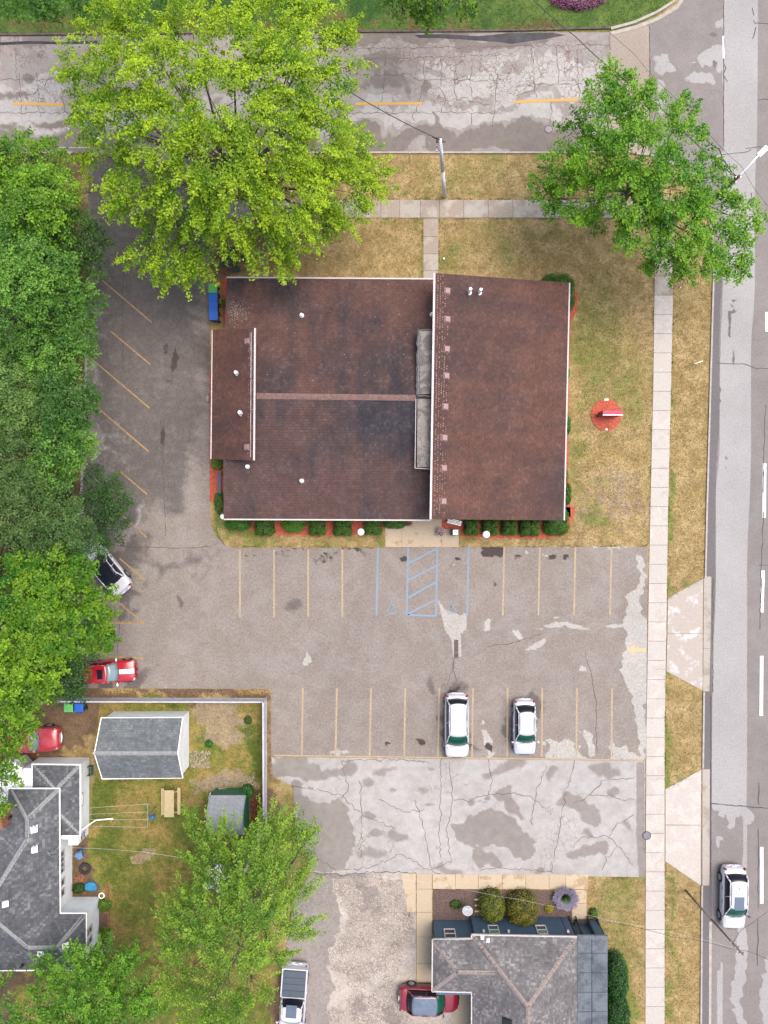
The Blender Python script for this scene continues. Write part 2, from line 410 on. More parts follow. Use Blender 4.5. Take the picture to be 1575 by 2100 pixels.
def clip_poly(poly, x0, x1, y0, y1):
    def cl(pts, f, lim, ax, keep):
        o = []
        for i in range(len(pts)):
            a = pts[i - 1]; b = pts[i]; ia = keep(a[ax], lim); ib = keep(b[ax], lim)
            if ia != ib:
                t = (lim - a[ax]) / (b[ax] - a[ax]); o.append((a[0] + t * (b[0] - a[0]), a[1] + t * (b[1] - a[1])))
            if ib: o.append(b)
        return o
    g = lambda v, l: v >= l; h = lambda v, l: v <= l
    for lim, ax, kp in ((x0, 0, g), (x1, 0, h), (y0, 1, g), (y1, 1, h)):
        if len(poly) < 3: return []
        poly = cl(poly, None, lim, ax, kp)
    return poly
def sheet(name, poly, z, mat, R=(), G=(), B=(), res=8, label=None, kind='structure', base=(0, 0, 0), far=False):
    xs = [p[0] for p in poly]; ys = [p[1] for p in poly]
    gx = np.arange(math.floor(min(xs) / res), math.ceil(max(xs) / res) + 1) * res
    gy = np.arange(math.floor(min(ys) / res), math.ceil(max(ys) / res) + 1) * res
    GX, GY = np.meshgrid(gx, gy)
    sdv = sd_poly(GX.astype(float), GY.astype(float), poly)
    inside = sdv > res * 1.5; V = []; idx = -np.ones(GX.shape, int); F = []
    ii = np.argwhere(inside)
    for k, (j, i) in enumerate(ii): idx[j, i] = k
    V = [(float(gx[i]), float(gy[j])) for j, i in ii]
    near = sdv > -res * 1.5
    for j in range(len(gy) - 1):
        for i in range(len(gx) - 1):
            q = (idx[j, i], idx[j + 1, i], idx[j + 1, i + 1], idx[j, i + 1])
            if min(q) >= 0: F.append(tuple(int(a) for a in q)); continue
            if not (near[j, i] or near[j + 1, i] or near[j, i + 1] or near[j + 1, i + 1]): continue
            c = clip_poly(list(poly), gx[i], gx[i + 1], gy[j], gy[j + 1])
            if len(c) < 3: continue
            cc = []
            for p in c:
                if not cc or abs(p[0] - cc[-1][0]) + abs(p[1] - cc[-1][1]) > 1e-4: cc.append(p)
            if len(cc) > 2 and abs(cc[0][0] - cc[-1][0]) + abs(cc[0][1] - cc[-1][1]) < 1e-4: cc.pop()
            if len(cc) < 3: continue
            ar = sum(cc[a][0] * cc[(a + 1) % len(cc)][1] - cc[(a + 1) % len(cc)][0] * cc[a][1] for a in range(len(cc)))
            if abs(ar) < 1e-3: continue
            if ar > 0: cc = cc[::-1]
            b = len(V); V += cc; F.append(tuple(range(b, b + len(cc))))
    arr = np.array(V, float); X = arr[:, 0]; Y = arr[:, 1]
    me = bpy.data.meshes.new(name)
    me.from_pydata([((x - 787.5) / S, -(y - 1050) / S, z) for x, y in V], [], F); me.update()
    col = np.zeros((len(V), 4), np.float32); col[:, 3] = 1
    for c, shapes in enumerate((R, G, B)):
        v = np.full(len(V), float(base[c]))
        for s_ in shapes:
            if s_[-1] < 0: v = np.minimum(v, 1 - np.abs(ev(s_, X, Y)))      # negative strength removes
            else: v = np.maximum(v, ev(s_, X, Y))
        col[:, c] = v
    a = me.color_attributes.new('paint', 'FLOAT_COLOR', 'POINT'); a.data.foreach_set('color', col.ravel())
    me.materials.append(mat)
    o = bpy.data.objects.new(name, me); C.objects.link(o); o['kind'] = kind
    if label: o['label'] = label
    return o

# far ground out to the horizon
mk('ground', [(-900, -900, -0.12), (900, -900, -0.12), (900, 900, -0.12), (-900, 900, -0.12)], [(0, 1, 2, 3)], M['lawn'])['kind'] = 'structure'

lawnR = [('p', [(-800, -800), (1400, -800), (1390, 5), (1300, 40), (1250, 62), (-800, 75)], 6, 1.0),      # watered lawn north of the street
         ('e', 940, 380, 60, 20, 25, .62), ('e', 1010, 350, 60, 30, 25, .6), ('e', 920, 530, 50, 40, 20, .62), ('e', 1040, 500, 60, 30, 25, .55),
         ('l', [(1372, 760), (1370, 900), (1366, 1200)], 5, 5, 1.0), ('l', [(1372, 960), (1369, 1100), (1368, 1215)], 9, 5, 1.0), ('l', [(1366, 1385), (1364, 1600)], 11, 6, 1.0),
         ('l', [(1366, 1770), (1364, 2100)], 8, 7, .9), ('l', [(1440, 1190), (1370, 1230)], 4, 3, .9), ('l', [(1436, 1580), (1366, 1622)], 5, 4, .9),
         ('e', 1190, 720, 60, 60, 30, .62), ('e', 1270, 770, 50, 60, 30, .6), ('e', 1230, 660, 60, 60, 40, .55), ('e', 1300, 820, 30, 40, 20, .6), ('e', 1180, 900, 25, 60, 20, .6),
         ('e', 1220, 1060, 14, 30, 10, .95), ('e', 1235, 1085, 28, 12, 10, .9), ('e', 1240, 1000, 30, 30, 20, .6), ('l', [(1185, 600), (1195, 900), (1180, 1100)], 10, 10, .7),
         ('l', [(440, 1110), (520, 1090), (620, 1100), (790, 1112)], 6, 8, .8), ('e', 520, 1095, 50, 14, 8, 1), ('e', 780, 1105, 14, 16, 6, .9), ('e', 955, 1105, 14, 14, 6, .9), ('e', 450, 1060, 16, 50, 8, .9),
         ('l', [(780, 408), (1110, 408)], 3, 3, .8), ('l', [(780, 449), (1330, 450)], 3, 3, .7), ('l', [(863, 450), (863, 560)], 3, 3, .8), ('l', [(902, 450), (902, 550)], 3, 3, .7),
         ('p', [(190, 1600), (400, 1600), (560, 1660), (580, 2200), (-100, 2200), (-100, 1990), (200, 1960)], 20, .56),
         ('e', 230, 1640, 60, 60, 20, .68), ('e', 250, 1760, 70, 50, 30, .72), ('e', 300, 1860, 60, 60, 30, .6), ('e', 380, 1700, 50, 60, 25, .66), ('e', 520, 1530, 12, 70, 8, 1), ('e', 330, 1440, 70, 8, 5, .95),
         ('e', 420, 1530, 25, 25, 12, .6), ('e', 500, 1790, 160, 90, 40, .8), ('e', 400, 2060, 160, 60, 40, .9),
         ('p', [(-200, 250), (170, 300), (175, 1420), (-200, 1430)], 20, 1.0), ('e', 595, 1670, 10, 40, 8, .9),
         ('e', 1265, 1870, 40, 50, 20, .62), ('e', 1290, 1815, 50, 12, 8, .7), ('e', 1270, 1960, 30, 50, 20, .6), ('p', [(1245, 1960), (1290, 2000), (1285, 2300), (1245, 2300)], 10, .9),
         ('e', 60, 30, 200, 40, 10, 1.0)]
lawnG = [('p', [(-100, 1435), (205, 1435), (200, 1560), (185, 1560), (-100, 1640)], 8, 1.0), ('p', [(100, 1411), (560, 1412), (556, 1431), (100, 1430)], 3, .95), ('p', [(545, 1413), (562, 1413), (562, 1600), (545, 1600)], 3, .7),
         ('p', [(150, 1714), (186, 1714), (188, 1790), (215, 1810), (224, 1940), (205, 1955), (148, 1840)], 4, .95), ('e', 455, 530, 45, 70, 18, .9), ('e', 560, 480, 110, 60, 30, .62), ('e', 430, 1000, 20, 30, 8, .6),
         ('p', [(-100, 1992), (75, 1992), (80, 2300), (-100, 2300)], 10, .9), ('e', 1190, 1110, 20, 10, 8, .7), ('e', 130, 340, 40, 50, 15, .8), ('e', 540, 1660, 40, 60, 15, .8), ('p', [(545, 1980), (580, 1980), (570, 2300), (530, 2300)], 6, .85),
         ('p', [(-200, 250), (170, 300), (178, 900), (150, 1420), (-200, 1430)], 10, .62)]
lawnB = [('e', 455, 1490, 70, 42, 20, .9), ('e', 470, 1605, 70, 20, 12, .85), ('e', 1270, 985, 60, 30, 20, .55), ('e', 297, 1758, 19, 19, 3, 1.0), ('e', 480, 1470, 50, 20, 12, .9), ('e', 190, 1590, 8, 30, 5, .8),
         ('p', [(1180, 1000), (1330, 960), (1330, 1115), (1160, 1118)], 60, .5)]
lawn = sheet('lawn', [(-420, -420), (2000, -420), (2000, 2520), (-420, 2520)], -0.02, M['lawn'], lawnR, lawnG, lawnB, res=12)

M['green_lawn'] = ground_mat('green_lawn', A(84, 116, 44), A(58, 96, 34), A(120, 108, 60), A(120, 100, 80), speck=(0.6, 1.4, 11), base2=A(104, 128, 54), sR=(0.4, 0.5), sG=(0.4, 0.5), mid=(0.85, 1.15, 1.1), grass=True)
M['yard_lawn'] = ground_mat('yard_lawn', A(142, 142, 64), A(104, 120, 42), A(126, 106, 84), A(178, 158, 124), speck=(0.6, 1.4, 11), base2=A(170, 146, 84), sR=(0.3, 0.5), sG=(0.3, 0.5), sB=(0.12, 0.4), mid=(0.82, 1.18, 1.1), grass=True)
gl = sheet('lawn', [(-420, -420), (1404, -420), (1400, -20), (1376, 8), (1340, 30), (1296, 50), (1250, 60), (1000, 62), (-420, 70)], -0.014, M['green_lawn'], [('p', [(-400, -400), (1000, -400), (1000, 40), (-400, 40)], 30, .8)], [('l', [(-400, 62), (300, 62), (1250, 55)], 10, 8, .8)], res=12)
gl['label'] = 'watered green lawn north of the side street'
yd = sheet('lawn', [(205, 1433), (545, 1434), (546, 1690), (560, 2000), (540, 2400), (-300, 2400), (-300, 1990), (200, 1985), (150, 1840), (150, 1716), (186, 1716), (190, 1600)], -0.014, M['yard_lawn'],
     [q_ for q_ in lawnR if q_[0] == 'e' and q_[1] < 570 and q_[2] > 1430], [q_ for q_ in lawnG if (q_[0] == 'p' and min(p_[1] for p_ in q_[1]) > 1700) or (q_[0] == 'e' and q_[2] > 1430)] + [('e', 400, 1455, 20, 30, 15, .7)], [q_ for q_ in lawnB if q_[0] == 'e' and q_[1] < 570], res=8)
yd['label'] = 'patchy yellow green lawn of the fenced back yard'
lawn['label'] = 'dry golden lawn around the office and along the main road'
# --- side street and corner
street = sheet('side_street', [(-1400, 70), (1252, 66), (1252, 313), (-1400, 313)], 0.0, M['street'],
      R=[('l', [(-800, 245), (1140, 243)], 14, 7, 1.0), ('p', [(880, 120), (1250, 105), (1250, 200), (880, 200)], 14, .75), ('p', [(-100, 140), (130, 150), (120, 225), (-100, 225)], 14, .7), ('l', [(-800, 225), (1140, 222)], 8, 8, .8),
         ('e', 975, 285, 25, 6, 4, .8), ('e', 1170, 287, 22, 8, 5, .9)],
      G=[('p', [(-1400, 268), (1150, 268), (1252, 290), (1252, 320), (-1400, 320)], 7, .95), ('p', [(-1400, 60), (1140, 60), (1140, 92), (700, 86), (-1400, 90)], 6, 1.0),
         ('e', 800, 175, 60, 30, 12, .75), ('e', 780, 130, 70, 14, 8, .7), ('e', 880, 180, 10, 22, 6, .8), ('e', 845, 190, 12, 18, 6, .7), ('e', 30, 185, 34, 14, 8, .8), ('e', 64, 155, 14, 12, 6, .9), ('e', 20, 255, 24, 6, 4, .9), ('e', 125, 250, 50, 8, 5, .95), ('l', [(60, 175), (50, 210)], 4, 5, .8),
         ('e', 1075, 252, 14, 9, 5, .8), ('l', [(900, 240), (905, 265)], 6, 4, .9), ('e', 150, 280, 50, 14, 8, .9), ('e', 1035, 285, 30, 10, 8, .9)],
      B=[('p', [(730, 100), (1250, 85), (1250, 200), (730, 140)], 25, .85), ('e', 1040, 180, 60, 40, 15, 1.0), ('e', 920, 200, 60, 30, 20, .8), ('p', [(-100, 90), (140, 90), (140, 120), (-100, 120)], 10, .8), ('e', 80, 195, 60, 30, 15, .85), ('e', 1180, 180, 60, 60, 20, .7),
         ('l', [(700, 95), (1250, 85)], 20, 8, .95), ('l', [(1055, 170), (1180, 172), (1190, 210)], 8, 8, .95)], res=7)
rx = lambda y: 1482 + (y - 0) * -0.011
mainroad = sheet('main_road', [(1252, 67), (1340, 40), (1385, 12), (1430, -40), (1440, -800), (2060, -800), (2060, 3000), (1436, 3000), (1436, 2100), (1441, 1410), (1448, 1050), (1456, 800), (1464, 560), (1460, 480), (1443, 410), (1408, 355), (1355, 322), (1252, 313)], 0.004, M['road'],
      R=[('p', [(1484, -800), (1553, -800), (1553, 0), (1552, 300), (1546, 580), (1540, 800), (1536, 1050), (1532, 1300), (1530, 1560), (1529, 1660), (1461, 1660), (1464, 1300), (1469, 1050), (1478, 800), (1481, 580), (1487, 300), (1483, 0)], 2, 1.0),
         ('e', 1365, 137, 26, 14, 7, .95), ('e', 1450, 130, 40, 22, 8, .95), ('e', 1435, 165, 34, 10, 6, .95), ('e', 1472, 50, 12, 9, 5, .9), ('p', [(1330, 160), (1370, 160), (1362, 200), (1350, 240), (1330, 200)], 8, .9), ('e', 1462, 315, 12, 16, 6, .8),
         ('p', [(1507, 1860), (1526, 1860), (1524, 2400), (1502, 2400)], 3, 1.0), ('p', [(1466, 1990), (1473, 1990), (1472, 2400), (1462, 2400)], 2, .8), ('p', [(1477, 1970), (1482, 1970), (1481, 2400), (1476, 2400)], 2, .7), ('p', [(1526, 1655), (1532, 1655), (1530, 1860), (1516, 1860), (1521, 1760)], 2, .95), ('p', [(1461, 1655), (1530, 1655), (1530, 1690), (1505, 1672), (1492, 1700), (1478, 1680), (1461, 1676)], 3, .95), ('e', 1483, 1728, 8, 14, 3, .9),
         ('p', [(1571, 1960), (1640, 1900), (1640, 3000), (1562, 3000)], 4, .8), ('p', [(1640, -800), (1720, -800), (1720, 3000), (1640, 3000)], 2, 1.0),
         ('e', 1290, 95, 30, 8, 6, .6)],
      G=[('p', [(1464, 560), (1481, 560), (1469, 1050), (1461, 1420), (1459, 2100), (1457, 3000), (1436, 3000), (1441, 1410), (1448, 1050)], 2, .9), ('e', 1458, 68, 10, 7, 4, .9), ('e', 1465, 135, 6, 12, 4, .8),
         ('p', [(1500, 600), (1512, 600), (1508, 720), (1500, 740)], 4, .7), ('e', 1505, 735, 8, 26, 5, .65), ('l', [(1508, 780), (1504, 900), (1502, 1100)], 4, 5, .56), ('l', [(1525, 20), (1524, 100), (1522, 260)], 4, 6, .54)],
      B=[('p', [(1252, 60), (1332, 50), (1332, 320), (1252, 320)], 1.5, 1.0)], res=8)
mainroad['label'] = 'wide grey main road with lighter wheel strips'

# --- parking lot
lotpoly = [(182, 300), (420, 300), (430, 480), (430, 1060), (434, 1080), (443, 1100), (466, 1121), (490, 1124), (1328, 1121), (1325, 1558), (556, 1551), (555, 1413), (100, 1411), (120, 1330), (150, 1130), (165, 1050), (170, 880), (178, 700), (180, 500)]
lot = sheet('parking_lot', lotpoly, 0.004, M['lot'],
      R=[('p', [(190, 640), (215, 640), (235, 690), (240, 725), (215, 730), (185, 715), (180, 680)], 5, .95), ('p', [(180, 740), (195, 745), (205, 785), (180, 790)], 4, .9), ('p', [(178, 875), (240, 870), (262, 890), (255, 930), (262, 965), (240, 1010), (200, 985), (180, 970)], 7, .9), ('e', 280, 1070, 24, 36, 7, .95), ('e', 228, 760, 14, 10, 5, .6),
         ('p', [(1326, 1150), (1316, 1160), (1322, 1200), (1305, 1250), (1280, 1280), (1278, 1300), (1285, 1390), (1300, 1420), (1298, 1480), (1318, 1530), (1330, 1560), (1340, 1400), (1335, 1150)], 5, 1.0), ('p', [(1260, 1555), (1265, 1520), (1290, 1525), (1320, 1540), (1322, 1560)], 6, .95),
         ('e', 1150, 1285, 54, 6, 3, .95), ('e', 1262, 1286, 30, 5, 3, .8), ('e', 1105, 1318, 22, 8, 4, .9), ('e', 1062, 1295, 12, 7, 4, .9), ('e', 1195, 1362, 18, 16, 6, .8), ('p', [(1188, 1492), (1224, 1488), (1222, 1540), (1208, 1545), (1202, 1505)], 3, .95), ('e', 1140, 1268, 8, 4, 3, .8), ('e', 1000, 1290, 8, 16, 4, .7),
         ('p', [(897, 1225), (912, 1250), (945, 1262), (958, 1255), (956, 1290), (945, 1300), (947, 1345), (930, 1348), (925, 1310), (912, 1290)], 2.5, 1.0), ('p', [(628, 1335), (641, 1352), (636, 1360), (620, 1368)], 2, 1.0), ('e', 1000, 1520, 12, 34, 7, .8), ('e', 995, 1480, 6, 10, 4, .6), ('e', 690, 1540, 40, 10, 6, .6), ('e', 790, 1520, 14, 8, 5, .55), ('e', 920, 1160, 10, 8, 6, .6), ('l', [(1060, 1128), (1310, 1130)], 5, 5, .75),
         ('l', [(1130, 1545), (1180, 1530), (1190, 1555)], 12, 8, .7)],
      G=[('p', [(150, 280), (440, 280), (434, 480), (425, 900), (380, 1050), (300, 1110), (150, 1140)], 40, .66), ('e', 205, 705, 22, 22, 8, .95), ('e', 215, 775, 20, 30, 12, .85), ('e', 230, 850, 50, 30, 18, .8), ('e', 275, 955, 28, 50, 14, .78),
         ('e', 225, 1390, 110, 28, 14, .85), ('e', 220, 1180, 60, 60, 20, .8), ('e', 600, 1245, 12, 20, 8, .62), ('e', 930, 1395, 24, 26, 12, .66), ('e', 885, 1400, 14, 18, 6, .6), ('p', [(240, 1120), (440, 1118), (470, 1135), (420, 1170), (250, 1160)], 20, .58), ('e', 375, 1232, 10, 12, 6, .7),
         ('e', 937, 1487, 34, 75, 8, .66), ('e', 1075, 1492, 30, 66, 8, .66)],  # contact shade under the two parked SUVs, put into the tone mask
      B=[('e', 352, 735, 6, 22, 4, .9), ('e', 334, 720, 4, 16, 3, .7), ('e', 334, 895, 5, 20, 4, .9), ('e', 740, 1135, 18, 14, 8, .62), ('e', 670, 1138, 24, 12, 8, .6), ('e', 825, 1148, 8, 10, 5, .8), ('e', 995, 1145, 20, 18, 8, .8), ('e', 938, 1146, 5, 5, 2, 1), ('e', 1128, 1142, 12, 8, 5, .8), ('e', 1158, 1148, 7, 7, 3, .9), ('e', 1058, 1145, 10, 6, 5, .7), ('e', 928, 1408, 16, 10, 6, .8),
         ('e', 1000, 1525, 12, 10, 5, .8), ('e', 790, 1522, 10, 7, 4, .85), ('e', 865, 1525, 16, 8, 5, .7), ('e', 600, 1140, 20, 10, 8, .5), ('e', 345, 790, 10, 40, 10, .5), ('l', [(500, 1127), (780, 1127)], 3, 4, .7), ('e', 1010, 1205, 8, 8, 5, .6)], res=6)
lot['label'] = 'grey asphalt parking lot with angled and straight stalls'
lower = sheet('concrete_yard', [(556, 1552), (1323, 1561), (1322, 1799), (1208, 1797), (1000, 1794), (640, 1789), (608, 1690), (600, 1612), (560, 1592)], 0.008, M['lower'],
      G=[('p', [(600, 1618), (640, 1622), (700, 1640), (722, 1660), (725, 1700), (720, 1760), (700, 1792), (620, 1795), (600, 1700)], 5, 1.0), ('p', [(556, 1550), (708, 1555), (700, 1590), (668, 1600), (655, 1575), (640, 1600), (620, 1612), (556, 1600)], 6, .95),
         ('p', [(935, 1690), (950, 1668), (985, 1660), (1020, 1665), (1060, 1680), (1090, 1705), (1108, 1740), (1085, 1752), (1040, 1740), (1000, 1735), (955, 1720)], 4, 1.0), ('p', [(985, 1740), (1005, 1735), (1012, 1760), (1040, 1775), (1035, 1785), (990, 1785), (975, 1760)], 4, .95),
         ('e', 1218, 1650, 38, 26, 7, 1.0), ('e', 1200, 1743, 30, 18, 6, 1.0), ('e', 1060, 1645, 22, 18, 6, 1.0), ('e', 1050, 1572, 34, 16, 8, .95), ('e', 960, 1632, 14, 14, 6, .95), ('e', 1135, 1578, 12, 16, 6, .9), ('e', 1230, 1572, 34, 12, 8, .95), ('e', 1190, 1700, 10, 14, 5, .8), ('e', 812, 1718, 26, 9, 5, 1.0), ('e', 768, 1712, 16, 8, 5, .9),
         ('e', 760, 1674, 13, 12, 5, .95), ('e', 735, 1610, 16, 12, 7, .9), ('e', 770, 1588, 22, 8, 6, .8), ('e', 878, 1655, 14, 6, 4, .7), ('e', 1254, 1618, 7, 9, 4, .9), ('e', 1290, 1695, 12, 18, 8, .75), ('e', 880, 1575, 16, 5, 4, .8), ('e', 800, 1622, 14, 6, 5, .7), ('e', 860, 1626, 18, 7, 5, .75), ('e', 790, 1580, 30, 6, 5, .7), ('e', 920, 1782, 30, 10, 6, .8), ('e', 770, 1760, 40, 14, 8, .7),
         ('p', [(1303, 1562), (1322, 1562), (1322, 1800), (1309, 1800)], 1.5, 1.0), ('e', 1008, 1635, 10, 9, 4, .8), ('e', 1110, 1780, 14, 8, 5, .85), ('e', 897, 1740, 5, 5, 3, .7)],
      B=[('e', 745, 1740, 14, 40, 8, .95), ('e', 775, 1742, 50, 16, 10, .9), ('e', 870, 1623, 60, 8, 8, .85), ('e', 935, 1580, 12, 40, 8, .8), ('e', 1150, 1690, 24, 50, 10, .8), ('l', [(640, 1790), (900, 1785)], 8, 6, .95), ('l', [(700, 1560), (900, 1560)], 8, 6, .7), ('l', [(1125, 1640), (1140, 1790)], 12, 8, .7)], res=6)
lower['label'] = 'pale cracked concrete yard with worn dark patches'
alley = sheet('alley', [(640, 1789.5), (853, 1790), (853, 2012), (962, 2022), (962, 2500), (575, 2500), (580, 1990), (600, 1850)], 0.006, M['alley'],
      R=[('e', 692, 1822, 8, 22, 4, .95), ('e', 697, 1870, 12, 26, 5, .95), ('p', [(688, 1925), (705, 1930), (715, 2000), (690, 2010)], 6, .9), ('p', [(652, 1950), (672, 1952), (668, 2040), (690, 2100), (690, 2300), (650, 2120), (650, 2000)], 4, .9), ('p', [(810, 1790), (853, 1790), (853, 1880), (838, 1870), (830, 1830)], 5, .9), ('e', 820, 1960, 40, 40, 15, .75), ('e', 780, 2050, 40, 50, 15, .7)],
      G=[('p', [(600, 1789), (690, 1789), (688, 1850), (690, 1900), (690, 1960), (676, 1990), (676, 2060), (700, 2120), (700, 2400), (560, 2400), (560, 1800)], 4, .95), ('e', 810, 2085, 22, 16, 6, .8), ('e', 740, 2060, 22, 40, 14, .62), ('e', 700, 1795, 80, 6, 5, .8), ('e', 755, 1840, 30, 40, 15, .58)],
      B=[('p', [(690, 1795), (850, 1800), (850, 2010), (900, 2110), (700, 2110), (690, 1950)], 20, .85), ('l', [(700, 1795), (850, 1795)], 10, 6, 1.0)], res=7)
alley['label'] = 'narrow alley of crumbling concrete beside the grey house'

# --- cracks and sealed joints: thin strips of real geometry lying on the paving
def crack_mesh(lines, wd, z, jit=0.5, step=6):
    V = []; F = []
    for ln in lines:
        pts = []
        for (a, b) in zip(ln[:-1], ln[1:]):
            n = max(1, int(math.hypot(b[0] - a[0], b[1] - a[1]) / step))
            for i in range(n):
                t = i / n; pts.append((a[0] + (b[0] - a[0]) * t + random.gauss(0, jit * 2), a[1] + (b[1] - a[1]) * t + random.gauss(0, jit * 2)))
        pts.append(ln[-1])
        for i, p in enumerate(pts):
            q = pts[min(i + 1, len(pts) - 1)]; r = pts[max(i - 1, 0)]
            dx, dy = q[0] - r[0], q[1] - r[1]; L = math.hypot(dx, dy) + 1e-6
            h = wd * random.uniform(0.5, 1.2) / 2
            for s_ in (-1, 1):
                V.append(P(p[0] - dy / L * h * s_, p[1] + dx / L * h * s_, 0) + Vector((0, 0, z)))
            if i: b = len(V) - 4; F.append((b, b + 1, b + 3, b + 2))
    return V, F
def cracks(name, parent, lines, wd, mat, z=0.012, jit=0.5, step=6):
    V, F = crack_mesh(lines, wd, z, jit, step); o = mk(name, V, F, mat, parent); o['kind'] = 'stuff'; return o
cracks('crack', lower, [[(600, 1612), (640, 1618), (700, 1630), (730, 1660), (760, 1680), (810, 1700)], [(738, 1600), (742, 1700), (740, 1760)], [(700, 1560), (715, 1620), (690, 1640)], [(640, 1755), (690, 1785), (760, 1780), (820, 1752), (850, 1765), (880, 1785)],
    [(920, 1560), (930, 1640), (915, 1700), (925, 1770)], [(850, 1640), (870, 1700), (885, 1780)], [(880, 1785), (905, 1775), (925, 1768)], [(1180, 1560), (1160, 1620), (1150, 1680), (1140, 1740), (1130, 1790)], [(1303, 1595), (1240, 1600), (1210, 1630), (1180, 1645)], [(1300, 1670), (1265, 1690), (1250, 1715), (1200, 1715), (1180, 1728)],
    [(1250, 1715), (1270, 1740), (1290, 1760), (1298, 1775)], [(1265, 1735), (1245, 1760), (1234, 1785)], [(1000, 1560), (1010, 1600), (1000, 1630), (960, 1640)], [(780, 1640), (830, 1665), (870, 1660)], [(1090, 1690), (1100, 1620), (1120, 1570)], [(700, 1560), (800, 1556), (880, 1562)], [(1000, 1630), (1060, 1627), (1100, 1640), (1130, 1670)], [(930, 1640), (1000, 1645)], [(885, 1785), (905, 1792)], [(1205, 1628), (1300, 1640)],
    [(905, 1555), (903, 1640), (900, 1700), (905, 1760)], [(985, 1786), (1020, 1780), (1090, 1785), (1135, 1790)]], 1.3, M['crack'], jit=0.9)
cracks('crack', lot, [[(240, 1121), (310, 1123), (390, 1124), (438, 1120), (450, 1108)], [(443, 1080), (447, 1100), (462, 1120)], [(1200, 1340), (1212, 1380), (1222, 1440), (1224, 1540)], [(1050, 1320), (1000, 1325)], [(935, 1345), (925, 1380), (918, 1405)], [(245, 1150), (248, 1250), (240, 1340)], [(1050, 1318), (1110, 1300)], [(252, 560), (252, 760)], [(330, 860), (340, 1100)], [(928, 1350), (935, 1400)]], 1.1, M['crackd'], jit=0.4, z=0.008)
cracks('crack', street, [[(-40, 163), (130, 163)], [(760, 155), (840, 152), (860, 165), (900, 163), (1010, 165), (1050, 160)], [(720, 232), (900, 231), (1020, 232)], [(790, 120), (785, 200), (770, 232)], [(870, 120), (868, 170), (860, 210), (850, 232)], [(905, 120), (903, 180), (915, 205), (905, 232)], [(935, 120), (932, 190), (940, 205), (1005, 215)], [(905, 210), (960, 200), (970, 228)], [(1015, 110), (1020, 170), (1010, 260)],
    [(970, 120), (965, 170), (968, 200)], [(1090, 90), (1095, 170), (1100, 200)], [(1140, 95), (1145, 170)], [(1185, 90), (1183, 130), (1187, 175), (1192, 215)], [(1060, 175), (1130, 172), (1195, 174)], [(1250, 70), (1251, 150)], [(1060, 195), (1100, 185), (1110, 170)], [(30, 100), (33, 160)], [(45, 235), (40, 150)], [(125, 180), (133, 230)], [(75, 150), (82, 240)], [(720, 100), (1250, 92)], [(730, 122), (1060, 112)], [(-40, 231), (150, 231)], [(30, 190), (60, 195), (90, 180), (100, 160)],
    [(1132, 210), (1127, 255)], [(965, 232), (967, 255)], [(845, 232), (850, 248)]], 1.3, M['crack'], z=0.006, jit=0.8)
cracks('sealed_crack', mainroad, [[(1468, 744), (1500, 746), (1530, 747), (1550, 755), (1640, 757)], [(1457, 1648), (1500, 1651), (1530, 1655), (1640, 1658)], [(1542, 15), (1546, 32)], [(1545, 42), (1549, 50)], [(1549, 56), (1546, 72), (1543, 80)], [(1550, 48), (1640, 50)], [(1555, 204), (1640, 206)], [(1480, 316), (1510, 314), (1535, 310), (1540, 306)], [(1530, 304), (1570, 300)], [(1541, 395), (1543, 420), (1547, 440)], [(1485, 130), (1487, 140), (1483, 152)], [(1484, 155), (1492, 168)],
    [(1485, 78), (1486, 118)], [(1570, 830), (1566, 950), (1565, 1010)], [(1565, 1050), (1561, 1180), (1558, 1290)], [(1556, 1605), (1556, 1650)], [(1555, 1700), (1555, 1862)], [(1554, 1885), (1553, 1980)], [(1545, 532), (1549, 540)], [(1555, 1158), (1640, 1158)]], 2.0, M['sealant'], z=0.012, jit=0.35, step=10)
cracks('joint', mainroad, [[(1332, 55), (1333, 205), (1330, 310)], [(1484, 0), (1484, 300)], [(1458, 1420), (1457, 1800)], [(1462, 1185), (1462, 1420)]], 1.4, M['crackd'], z=0.012, jit=0.2)
cracks('crack', alley, [[(853, 1790), (853, 1870)], [(830, 1800), (840, 1850), (838, 1880)], [(640, 1789), (700, 1795), (760, 1788), (850, 1790)]], 1.6, M['crackd'], z=0.012, jit=0.8)
# pothole puddle along the gutter
pud = NT('gutter_puddle'); n_ = pud.noise(pud.pos(), 1.5, 4)
M['puddle'] = pud.fin(pud.val((0.03, 0.03, 0.034, 1), n_, 0.6, 1.5), 0.3, 0, 0.15)
def patch(name, pts, z, mat, parent, lab=None):
    o = mk(name, [P(x, y, 0) + Vector((0, 0, z)) for x, y in pts], [tuple(range(len(pts)))[::-1]], mat, parent)
    if o.data.polygons[0].normal.z < 0: o.data.flip_normals()
    return o
patch('puddle', [(850, 72), (900, 70), (980, 74), (1050, 68), (1130, 67), (1160, 72), (1120, 80), (1090, 84), (1050, 90), (1020, 86), (960, 82), (900, 78), (860, 78)], 0.010, M['puddle'], street)
patch('puddle', [(-60, 84), (0, 87), (60, 84), (130, 86), (200, 83), (200, 89), (130, 91), (60, 90), (0, 93), (-60, 90)], 0.010, M['puddle'], street)

